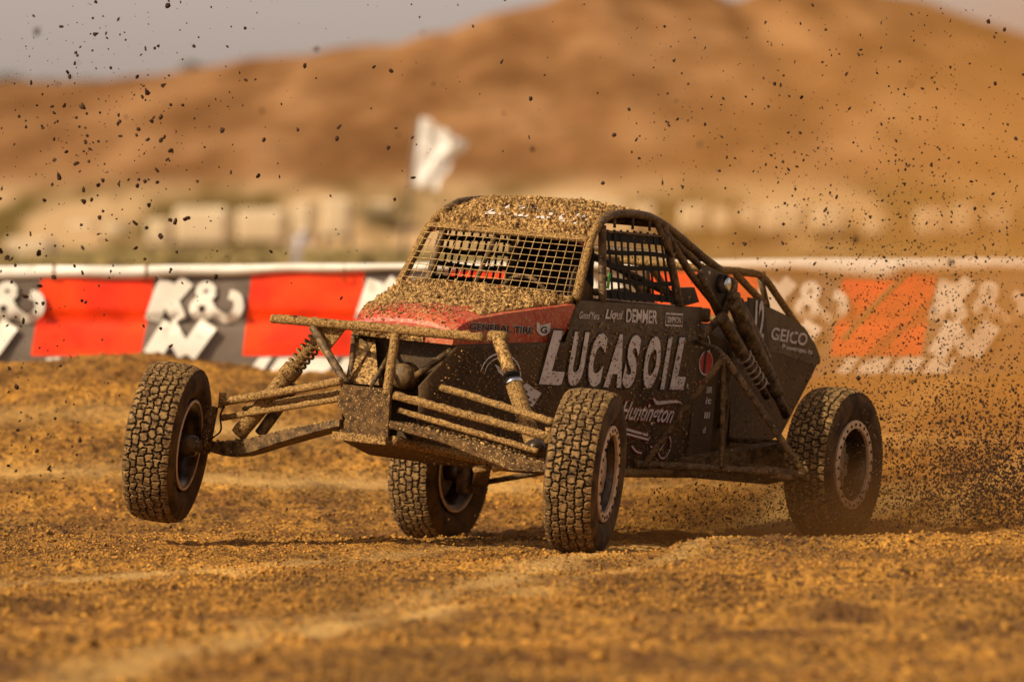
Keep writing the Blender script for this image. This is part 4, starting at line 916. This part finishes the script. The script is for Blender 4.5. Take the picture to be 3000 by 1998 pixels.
# --- nerf bars
for s in (1, -1):
    q_ = lambda x, y, z: (s * x, y, z)
    tip = q_(1.275, 2.57, 0.422); ap = q_(0.88, 2.25, 1.02)
    tube('nerf_bar', [q_(0.52, 2.0, 0.40), q_(0.53, 2.13, 0.402), tip], 0.021, 'tube', 0.002)
    tube('nerf_bar', [ap, tip], 0.019, 'tube', 0.002)
    tube('nerf_bar', [ap, q_(0.535, 2.11, 0.41)], 0.019, 'tube', 0.002)
    tube('nerf_bar', [ap, q_(0.885, 2.33, 0.412)], 0.014, 'tube', 0.001)
    tube('nerf_bar', [q_(0.52, 2.62, 1.08), q_(0.80, 2.32, 1.055), ap], 0.014, 'tube', 0.001)
    tube('nerf_bar', [tip, q_(0.53, 2.75, 0.43)], 0.018)
    mb = MB(); mb.box(q_(1.13, 2.53, 0.40), (0.20, 0.10, 0.03)); part(mb, 'nerf_plate', M['tube'])
    # shock tower plate and round cap
    mb = MB(); mb.prism([(2.57, 1.441), (2.658, 1.50), (3.066, 1.438), (3.065, 1.36), (2.985, 1.215), (2.866, 1.225)], 0, *( (0.515, 0.530) if s > 0 else (-0.530, -0.515)))
    pl_ = part(mb, 'shock_tower_plate', M['panelgrey'], False)
    vv, ff = lathe([(0, .001), (0, .058), (.03, .058), (.03, .048), (.016, .044), (.016, .001)], 28)
    mk('cap_housing', [(s * (0.53 + x), 2.86 + y, 1.405 + z * 0.9) for x, y, z in vv], ff, M['black'], pl_)
    vv, ff = lathe([(0, .040), (.016, .040), (.022, .03), (.024, .001)], 28)
    mk('round_cap', [(s * (0.548 + x), 2.895 + y * 0.9, 1.403 + z) for x, y, z in vv], ff, M['chrome'], pl_, True)
    for (yy, zz) in ((2.70, 1.46), (2.66, 1.42), (2.98, 1.30), (2.93, 1.26)):
        vv, ff = lathe([(0, .010), (.006, .010), (.006, .001)], 8); mk('bolt', [(s * (0.53 + x), yy + y, zz + z) for x, y, z in vv], ff, M['decal'], pl_)
    tube('tower_leg', [q_(0.54, 3.02, 1.42), q_(0.55, 2.90, 1.24), q_(0.54, 2.64, 1.10)], 0.022, 'tube', 0.003)
    tube('tower_leg', [q_(0.53, 2.60, 1.44), q_(0.53, 2.93, 1.22)], 0.018)
    tube('tower_leg', [q_(0.52, 3.06, 1.42), q_(0.50, 3.15, 0.95), q_(0.50, 3.10, 0.60)], 0.022)
    # rear dampers
    def damper(a, b, r1, r2, split, nm, coils=0):
        a, b = Vector(a), Vector(b); m_ = a.lerp(b, split)
        mb = MB(); mb.tube([a, m_], r1, 16, 0.002); d_ = part(mb, nm, M['tube'])
        mbb = MB(); mbb.tube([m_, b], r2, 12); mbb.build('damper_rod', M['tube'], d_, True)
        if coils:
            T = (b - a).normalized(); n_ = T.orthogonal().normalized(); bb = T.cross(n_); pts_ = []
            for k in range(coils * 10 + 1):
                t_ = k / (coils * 10); c = m_.lerp(b, 0.05 + 0.75 * t_); ang = 2 * math.pi * k / 10; pts_.append(c + (n_ * math.cos(ang) + bb * math.sin(ang)) * (r2 + 0.022))
            vv_, ff_ = tube_geo(pts_, 0.0065, 6); mk('coil_spring', vv_, ff_, M['rim'], d_, True)
        return d_
    damper(q_(0.62, 2.72, 1.225), q_(0.72, 3.20, 0.80), 0.036, 0.022, 0.45, 'rear_damper', 6)
    damper(q_(0.62, 2.865, 1.31), q_(0.74, 3.44, 0.70), 0.042, 0.026, 0.80, 'rear_damper')
    damper(q_(0.50, 3.16, 1.31), q_(0.62, 3.50, 0.90), 0.040, 0.020, 0.75, 'reservoir')
    vv, ff = lathe([(-.03, .001), (-.03, .028), (.03, .028), (.03, .001)], 12); mk('damper_eye', [(s * (0.60) + x, 2.90 + y, 1.34 + z) for x, y, z in vv], ff, M['tube'], buggy, True)
    # trailing arm (boxed), radius rods
    mb = MB(); A = [(2.45, 0.34), (2.45, 0.44), (2.95, 0.56), (3.14, 0.56), (3.16, 0.40), (2.9, 0.33)]; mb.prism(A, 0, *((0.0, 0.09)))
    hz_ = 0.477 if s > 0 else 0.209; out_v = []
    for x, y, z in mb.v:
        t_ = (y - 2.45) / 0.7; out_v.append((s * (0.56 + x + 0.40 * t_), y, z + (hz_ - 0.477) * t_))
    mb.v = out_v; part(mb, 'trailing_arm', M['tube'], False)
    tube('radius_rod', [q_(0.14, 3.55, 0.52), q_(1.06, 3.10, hz_ + 0.09)], 0.016, 'tube', 0.002); tube('radius_rod', [q_(0.14, 3.5, 0.40), q_(1.06, 3.12, hz_ - 0.08)], 0.016, 'tube', 0.002)
    tube('drive_shaft', [q_(0.12, 3.07, 0.45), q_(1.10, 3.07, hz_)], 0.020)
    mb = MB(); mb.box(q_(1.03, 3.08, hz_), (0.08, 0.16, 0.24)); part(mb, 'hub_carrier', M['tube'])
# engine bay
mb = MB(); eng = [(3.60, 1.325), (3.72, 1.300), (4.096, 1.237), (4.277, 1.189), (4.445, 1.097), (4.538, 1.02), (4.41, 0.885), (4.095, 0.575), (3.894, 0.520), (3.40, 0.50), (3.30, 1.30)]
for s in (1, -1):
    mb = MB(); mb.prism(eng, 0, *((0.405, 0.420) if s > 0 else (-0.420, -0.405))); part(mb, 'engine_side_panel', M['body'], False)
    up_ = [(3.56, 1.318), (4.096, 1.232), (4.277, 1.184), (4.44, 1.093), (4.525, 1.022), (4.47, 0.97), (4.0, 1.03), (3.66, 1.05)]
    mb = MB(); mb.prism(up_, 0, *((0.4205, 0.4235) if s > 0 else (-0.4235, -0.4205))); part(mb, 'panel_wrap', M['panelgrey'], False)
E2 = lambda y, z, l: (0.4235 + l, y, z)
decal('GEICO', 3.815, 1.110, 0.50, 0.072, 'sponsor_lettering', 'decal', 0.10, 0.020, 0.004, -0.055, E2)
decal('Powersports', 3.98, 1.052, 0.42, 0.036, 'small_sponsor_lettering', 'decal', 0.0, 0.016, 0.004, -0.055, E2)
mb = MB(); mb.prism([(3.28, 1.34), (3.49, 1.335), (3.62, 1.05), (3.42, 1.02)], 0, 0.505, 0.515); part(mb, 'number_plate', M['decalblack'], False)
gx_, gz_, gf = text_geo('12', 0.15, 0.24, -0.25, 0.035); mk('number', [(0.519, 3.37 + x, 1.09 + z) for x, z in zip(gx_, gz_)], gf, M['decal'], buggy)
mb = MB(); mb.box((0, 3.62, 0.62), (0.60, 1.0, 0.45)); part(mb, 'engine', M['tube'])
mb = MB(); mb.box((0, 3.55, 0.98), (0.36, 0.5, 0.22)); part(mb, 'intake', M['rimdark'])
tube('exhaust', [(0.1, 3.9, 0.7), (0.15, 4.3, 0.8), (0.15, 4.62, 0.95)], 0.045, 'tubemud')
mb = MB(); mb.box((0.0, 2.95, 0.80), (0.95, 0.75, 0.75)); part(mb, 'fuel_cell', M['body'])
mb = MB(); mb.prism([(2.78, 1.36), (3.02, 1.37), (3.10, 1.29), (2.86, 1.255)], 0, 0.27, 0.30); part(mb, 'dusty_side_box', M['panelgrey'], False)
mb = MB(); mb.box((0.05, 2.98, 1.22), (0.6, 0.36, 0.08)); part(mb, 'cooler', M['tube'])
# rear cage
both('rear_cage_tube', [(0.40, 3.10, 1.478), (0.37, 3.40, 1.482), (0.36, 3.771, 1.472), (0.36, 4.10, 1.30), (0.38, 4.27, 1.19)], 0.020, 'tubemud', 0.003)
both('rear_cage_tube', [(0.37, 3.36, 1.474), (0.385, 3.783, 1.303)], 0.020, 'tubemud', 0.004)
both('rear_cage_tube', [(0.36, 3.744, 1.455), (0.375, 3.84, 1.29)], 0.019)
for (yy, zz) in ((3.40, 1.48), (3.77, 1.47), (4.27, 1.19)): tube('rear_cage_cross', [(-0.37, yy, zz), (0.37, yy, zz)], 0.019, 'tubemud', 0.004)
tube('rear_bumper', [(-0.42, 4.52, 1.0), (0.42, 4.52, 1.0)], 0.02)
tube('cross_member', [(-0.52, 2.86, 1.535), (0.0, 2.86, 1.54), (0.42, 2.86, 1.535)], 0.019)

# --- front suspension, both sides
def front_side(s, hub):
    hx, hy, hz = hub; q_ = lambda x, y, z: (s * x, y, z)
    up_o = q_(1.02, hy + (0.02 if s > 0 else 0.10), hz + 0.165); lo_o = q_(1.07, hy + (0.0 if s > 0 else 0.10), hz - 0.02)
    if s > 0:
        A1 = [q_(.15, -.12, .705), q_(1.02, -.06, .575)]; A2 = [q_(.20, .156, .768), q_(.40, .13, .745), q_(1.02, -.02, .650)]
        TI = [q_(.15, -.06, .63), q_(1.00, -.12, .50)]
        lowtop = [(0.14, .575), (0.45, .535), (0.80, .485), (1.06, .435)]; lowbot = [(0.14, .535), (0.45, .49), (0.78, .405), (0.86, .385), (1.06, .395)]
        ly0, ly1 = -.10, .12
        sh_t, sh_b = (.49, .32, 1.045), (.86, .13, .50)
    else:
        A1 = [q_(.16, -.13, .749), q_(.60, .02, .652), q_(1.00, .13, .566)]; A2 = [q_(.18, -.02, .695), q_(.90, .20, .545)]
        TI = [q_(.17, -.09, .660), q_(1.0, .15, .483)]
        lowtop = [(0.15, .555), (0.50, .470), (0.80, .392), (0.98, .360), (1.10, .345)]; lowbot = [(0.15, .515), (0.36, .455), (0.62, .37), (0.80, .305), (0.92, .285), (1.10, .305)]
        ly0, ly1 = -.02, .20
        sh_t, sh_b = (.45, .16, .985), (.87, .13, .425)
    tube('upper_arm', A1, 0.0195, 'tubemud', 0.009, 14); tube('upper_arm', A2, 0.0175, 'tubemud', 0.007, 14)
    tube('tie_rod', TI, 0.014, 'tubemud', 0.008, 12)
    # boxed lower arm
    n_ = 14; v_ = []; f_ = []; X0, X1 = 0.14, (1.06 if s > 0 else 1.10)
    for i in range(n_ + 1):
        x = X0 + (X1 - X0) * i / n_; zt = float(np.interp(x, *zip(*lowtop))); zb = float(np.interp(x, *zip(*lowbot))); t_ = i / n_
        yc = ly0 + (ly1 - ly0) * t_ if s < 0 else 0.0 - 0.07 * t_; hw = 0.13 - 0.085 * t_
        for (yy, zz) in ((yc - hw, zt - .006), (yc - hw + .008, zt), (yc + hw - .008, zt), (yc + hw, zt - .006), (yc + hw, zb + .006), (yc + hw - .008, zb), (yc - hw + .008, zb), (yc - hw, zb + .006)): v_.append((s * x, yy, zz))
    for i in range(n_):
        for k in range(8): k2 = (k + 1) % 8; f_.append((i * 8 + k, i * 8 + k2, (i + 1) * 8 + k2, (i + 1) * 8 + k))
    f_ += [tuple(range(8)), tuple(n_ * 8 + k for k in range(8))]
    mk('lower_arm', v_, f_, M['speck'] if s > 0 else M['tube'], buggy, False)
    # mud lying on the arm
    cc = []
    for k in range(240):
        x = random.uniform(X0 + .05, X1); t_ = (x - X0) / (X1 - X0); zt = float(np.interp(x, *zip(*lowtop))); yc = ly0 + (ly1 - ly0) * t_ if s < 0 else -0.07 * t_
        cc.append((s * x, yc + random.uniform(-1, 1) * (0.12 - 0.08 * t_), zt + 0.002))
    v_, f2 = clod_mesh(np.array(cc), np.abs(rng.normal(0.006, 0.003, len(cc))) + 0.002, 0.6); o = mk('arm_mud', v_, f2, M['mud'], buggy); o['kind'] = 'stuff'
    # upright
    mb = MB(); mb.box(q_(hx - 0.17, (A1[-1][1]) * 0.7, (up_o[2] + lo_o[2]) / 2 + 0.01), (0.040, 0.065, 0.25), Matrix.Rotation(R(6), 3, 'Y')); part(mb, 'upright', M['speck'])
    tube('stub_axle', [q_(hx - 0.20, hy, hz), q_(hx - 0.06, hy, hz)], 0.032, 'tube')
    tube('ball_joint', [(A1[-1][0], A1[-1][1], A1[-1][2] - 0.03), (A1[-1][0], A1[-1][1], A1[-1][2] + 0.05)], 0.018, 'tubemud', 0.006)
    # coil-over shock
    a, b = Vector(q_(*sh_t)), Vector(q_(*sh_b)); T = (b - a).normalized()
    if s < 0:
        segs = ((0.0, 0.07, 0.03), (0.07, 0.36, 0.026), (0.36, 1.0, 0.040))
        mb = MB(); mb.tube([a, a.lerp(b, 0.42)], 0.026, 14, 0.006); sh = part(mb, 'shock_absorber', M['tubemud'])
        mbb = MB(); mbb.tube([a.lerp(b, 0.36), a.lerp(b, 0.44)], 0.052, 16, 0.004); mbb.build('spring_seat', M['tubemud'], sh, True)
        mbb = MB(); mbb.tube([a.lerp(b, 0.40), b + T * 0.02], 0.041, 16, 0.008); mbb.build('shock_body', M['tubemud'], sh, True)
        mbb = MB(); mbb.tube([a.lerp(b, 0.45) + Vector((0.02, 0.07, -0.04)), a.lerp(b, 0.92) + Vector((0.04, 0.07, -0.05))], 0.030, 14, 0.003); mbb.build('reservoir', M['tube'], sh, True)
        n0 = T.orthogonal().normalized(); bb = T.cross(n0); pts_ = []
        for k in range(7 * 12 + 1):
            t_ = k / 84; c = a.lerp(b, 0.04 + 0.33 * t_); ang = 2 * math.pi * k / 12; pts_.append(c + (n0 * math.cos(ang) + bb * math.sin(ang)) * 0.047)
        vv_, ff_ = tube_geo(pts_, 0.0062, 8, 0.004, 0.012); mk('coil_spring', vv_, ff_, M['tubemud'], sh, True)
        mb = MB(); mb.tube([q_(0.98, .12, .545), q_(.96, .05, .50), q_(.94, .05, .42), q_(1.03, .08, .36)], 0.005, 6); part(mb, 'brake_line', M['black'])
    else:
        mb = MB(); mb.tube([a, a.lerp(b, 0.36)], 0.034, 16, 0.007); sh = part(mb, 'shock_absorber', M['mud'])
        mbb = MB(); mbb.tube([a.lerp(b, 0.34), a.lerp(b, 0.365)], 0.045, 20); mbb.tube([a.lerp(b, 0.385), a.lerp(b, 0.40)], 0.047, 20); mbb.build('collar', M['black'], sh, True)
        mbb = MB(); mbb.tube([a.lerp(b, 0.40), a.lerp(b, 0.43)], 0.048, 20, 0.002); mbb.build('collar', M['chrome'], sh, True)
        mbb = MB(); mbb.tube([a.lerp(b, 0.42), b], 0.044, 16, 0.006); mbb.build('shock_body', M['tubemud'], sh, True)
        mbb = MB(); mbb.tube([a.lerp(b, 0.95), a.lerp(b, 1.0) + T * 0.03], 0.052, 20); mbb.build('spring_seat', M['rimdark'], sh, True)
        mb = MB(); mb.tube([q_(.58, .02, .365), q_(.66, .0, .385)], 0.018, 8, 0.008); mb.tube([q_(.70, -.01, .385), q_(.80, -.02, .41)], 0.018, 8, 0.008); part(mb, 'limit_bracket', M['tubemud'])
    mb = MB(); mb.tube([a - Vector((0.05, 0, 0)), a + Vector((0.05, 0, 0))], 0.030, 14, 0.006); part(mb, 'shock_eye', M['tubemud'])
front_side(1, (1.215, 0.0, 0.42)); front_side(-1, (1.215, -0.03, 0.334))

# clods stuck on roof edge, hood and sill
cc = [];
for k in range(2600):
    u, w_ = random.random(), random.random() ** 0.8; p = roof_pt(u, w_); cc.append(p + Vector((0, 0, random.uniform(0.004, 0.018))))
for k in range(1500):
    u = random.uniform(-0.97, 0.88); y = random.uniform(0.55, 1.08); p = hood_pt(u, y); cc.append(p + Vector((0, 0, random.uniform(0.003, 0.014))))
for k in range(260): cc.append(Vector((random.uniform(-.5, .5), random.uniform(1.0, 1.09), 1.265 + random.uniform(0, 0.035))))
sz = 0.0045 * np.exp(np.abs(rng.normal(0, 0.62, len(cc)))); sz = np.minimum(sz * 0.85, 0.013)
v, f = clod_mesh(np.array([c[:] for c in cc]), sz, 0.75, 0.35); o = mk('stuck_clods', v, f, M['mud'], buggy); o['kind'] = 'stuff'
# splashes on the side panel
cc = []
for k in range(2600):
    y = random.uniform(0.1, 2.62); z = random.uniform(0.36, 1.2)
    if z > np.interp(y, [0.1, .24, 1.02, 1.11], [.8, .97, 1.02, 1.25]): continue
    cc.append((side_x(y, z) + 0.0155, y, z))
v, f = clod_mesh(np.array(cc), np.abs(rng.normal(0.0035, 0.0016, len(cc))) + 0.001, 0.8); o = mk('side_spatter', v, f, M['mud'], buggy); o['kind'] = 'stuff'

# ------------------------------------------------------------------ mud in the air
def cloud(n, c, s, smin, smax, seed, p_=2.5):
    r = np.random.default_rng(seed); q_ = r.normal(0, 1, (n, 3)) * np.array(s) + np.array(c)
    return q_, smin + (smax - smin) * r.random(n) ** p_
def boxc(n, lo, hi, smin, smax, seed, p_=2.5):
    r = np.random.default_rng(seed); return r.uniform(lo, hi, (n, 3)), smin + (smax - smin) * r.random(n) ** p_
sets = [cloud(420, (-2.1, 32.5, 2.0), (0.42, 0.8, 0.42), .003, .017, 11), cloud(120, (-2.3, 32.6, 2.5), (0.45, 0.8, 0.35), .003, .012, 12), cloud(140, (-2.45, 32.0, 1.1), (0.22, 0.6, 0.45), .003, .018, 13),
        boxc(520, (-2.6, 31.0, 1.2), (2.7, 35, 2.9), .002, .013, 14, 3.5), cloud(2600, (2.1, 35.2, 1.75), (0.62, 0.9, 0.50), .0012, .0085, 15, 3.8), cloud(5200, (2.30, 35.4, 1.10), (0.48, 0.8, 0.40), .0013, .0085, 16, 3.4),
        cloud(8500, (2.62, 35.4, 0.50), (0.42, 0.9, 0.24), .0015, .0100, 17, 3.0), cloud(900, (1.9, 35.2, 0.9), (0.35, 0.8, 0.35), .0015, .007, 18), cloud(500, (0.85, 34.9, 0.10), (0.45, 0.4, 0.13), .002, .012, 19),
        cloud(12000, (1.7, 34.4, 0.10), (0.75, 0.7, 0.17), .0015, .0085, 23, 3.0), cloud(15000, (2.80, 34.6, 0.26), (0.42, 0.7, 0.17), .0015, .010, 24, 2.8), boxc(700, (0.6, 31.5, 1.5), (2.7, 36, 2.8), .002, .011, 21, 3.2), cloud(150, (-2.55, 31.8, 0.45), (0.25, 0.6, 0.22), .003, .012, 22)]  # low dense clouds: mud spray thickened to darken the shaded ground
P_ = np.concatenate([a for a, b in sets]); S_ = np.concatenate([b for a, b in sets])
loc = (P_ - np.array(ORG)) @ np.array([Lx[:], (-Fy)[:], Uz[:]]).T          # keep them out of the car's own bulk
inside = (np.abs(loc[:, 0]) < 0.6) & (loc[:, 1] > -0.2) & (loc[:, 1] < 4.5) & (loc[:, 2] < 1.8)
ok = ~inside & (P_[:, 2] > 0.06); P_, S_ = P_[ok], S_[ok]
# depth blurred ones near the camera and far behind
bl_p, bl_s = boxc(46, (-1.9, 22, 1.15), (1.9, 26, 2.25), .004, .016, 31, 2.0)
vis = lambda p: abs(p[0] / p[1]) < 0.083 and -0.06 < (p[2] - 1.2) / p[1] < 0.052
VS = np.array([1.0 if vis(p) else 0.0 for p in P_]); order = np.argsort(-S_ * VS)
big = np.concatenate([order[P_[order, 0] < -1.2][:120], order[(P_[order, 0] >= -1.2) & (P_[order, 0] < 1.2)][:50], order[P_[order, 0] >= 1.2][:120]])
rest = np.setdiff1d(order, big)
protos = []
for k in range(10):
    v, f = clod_mesh(np.zeros((1, 3)), np.ones(1), 0.8, 0.35, np.array([1.0, 0.7, 1.7 if k % 2 else 1.0])); me = bpy.data.meshes.new('mud_clod'); me.from_pydata([tuple(map(float, p)) for p in v], [], [tuple(map(int, q_)) for q_ in f]); me.update()
    me.materials.append(M['wetclod']); protos.append(me)
SEEN = {}
big = big[np.argsort(-S_[big])]
for k, i in enumerate(big):
    o = bpy.data.objects.new('mud_clod', protos[k % 10]); COL.objects.link(o); o.location = P_[i]; s_ = S_[i]; o.scale = (s_, s_, s_)
    o.rotation_euler = (random.uniform(-.8, .8), random.uniform(-0.9, 0.5), random.uniform(0, 6))
    sx = P_[i][0] / P_[i][1] * 18500 + 1500; sy = 930 - (P_[i][2] - 1.2) / P_[i][1] * 18500
    lr = 'far left' if sx < 500 else 'left of the flag' if sx < 1150 else 'near the middle' if sx < 1900 else 'right of the roof' if sx < 2450 else 'far right'
    bk = 'against the sky' if sy < 200 and sx < 1000 else 'against the upper hillside' if sy < 330 else 'against the lower hillside' if sy < 580 else 'in front of the pale trailers' if sy < 770 else 'in front of the banner barrier' if sy < 1060 else 'low over the dirt'
    key = (lr, bk); first = key not in SEEN; SEEN.setdefault(key, 0); SEEN[key] += 1
    tag(o, ('largest clod of mud flying %s, %s' if first else 'dark clod of mud flying %s, %s') % (bk, lr), 'mud clod', 'mud clods flying %s, %s' % (bk, lr))
v, f = clod_mesh(np.concatenate([P_[rest], bl_p]), np.concatenate([S_[rest], bl_s]), 0.8, 0.4, np.array([1, 0.8, 1.4]), low=True)
o = mk('mud_spray', v, f, M['wetclod']); tag(o, 'fine spray of dark mud hanging in the air', kind='stuff')

# ------------------------------------------------------------------ dust in the air
def volume(name, lo, hi, dens, color, scale, centre, radii, label, lo_t=0.42, hi_t=0.75):
    c = [(a + b) / 2 for a, b in zip(lo, hi)]
    mb = MB(); x0, y0, z0 = [a - q_ for a, q_ in zip(lo, c)]; x1, y1, z1 = [a - q_ for a, q_ in zip(hi, c)]
    mb.add([(x0, y0, z0), (x1, y0, z0), (x1, y1, z0), (x0, y1, z0), (x0, y0, z1), (x1, y0, z1), (x1, y1, z1), (x0, y1, z1)], [(0, 3, 2, 1), (4, 5, 6, 7), (0, 1, 5, 4), (1, 2, 6, 5), (2, 3, 7, 6), (3, 0, 4, 7)])
    m = bpy.data.materials.new(name); m.use_nodes = True; n = m.node_tree.nodes; l = m.node_tree.links
    n.remove(n['Principled BSDF']); pv = n.new('ShaderNodeVolumePrincipled'); l.new(pv.outputs[0], n['Material Output'].inputs['Volume'])
    pv.inputs['Color'].default_value = (*color, 1); pv.inputs['Anisotropy'].default_value = 0.2
    tc = n.new('ShaderNodeTexCoord'); nz = n.new('ShaderNodeTexNoise'); nz.inputs['Scale'].default_value = scale; nz.inputs['Detail'].default_value = 3
    l.new(tc.outputs['Object'], nz.inputs['Vector'])
    mr = n.new('ShaderNodeMapRange'); mr.inputs['From Min'].default_value = lo_t; mr.inputs['From Max'].default_value = hi_t; mr.inputs['To Min'].default_value = 0.25; l.new(nz.outputs['Fac'], mr.inputs['Value'])
    mp = n.new('ShaderNodeVectorMath'); mp.operation = 'SUBTRACT'; mp.inputs[1].default_value = [a - q_ for a, q_ in zip(centre, c)]; l.new(tc.outputs['Object'], mp.inputs[0])
    dv = n.new('ShaderNodeVectorMath'); dv.operation = 'DIVIDE'; dv.inputs[1].default_value = radii; l.new(mp.outputs[0], dv.inputs[0])
    ln = n.new('ShaderNodeVectorMath'); ln.operation = 'LENGTH'; l.new(dv.outputs[0], ln.inputs[0])
    fa = n.new('ShaderNodeMapRange'); fa.interpolation_type = 'SMOOTHSTEP'; fa.inputs['From Min'].default_value = 1.0; fa.inputs['From Max'].default_value = 0.15; l.new(ln.outputs['Value'], fa.inputs['Value'])
    m1 = n.new('ShaderNodeMath'); m1.operation = 'MULTIPLY'; l.new(mr.outputs[0], m1.inputs[0]); l.new(fa.outputs[0], m1.inputs[1])
    m2 = n.new('ShaderNodeMath'); m2.operation = 'MULTIPLY'; m2.inputs[1].default_value = dens; l.new(m1.outputs[0], m2.inputs[0]); l.new(m2.outputs[0], pv.inputs['Density'])
    o = mb.build(name, m); o.location = c; tag(o, label, kind='stuff'); return o
volume('dust_plume', (-1.2, 35.9, 0.0), (9.5, 47.0, 5.5), 0.62, (0.80, 0.43, 0.12), 0.9, (4.8, 41.5, 0.6), (5.6, 5.4, 4.6), 'brown dust plume blown back behind the rear wheel')
volume('low_shade_dust', (-0.9, 32.2, -0.12), (3.6, 37.0, 0.8), 1.2, (0.30, 0.145, 0.04), 2.6, (1.6, 34.6, 0.02), (2.2, 2.4, 0.55), 'low dust boiling up round the wheels and under the belly, coloured dark for shade')  # dust given a dark colour to deepen the car's shadow
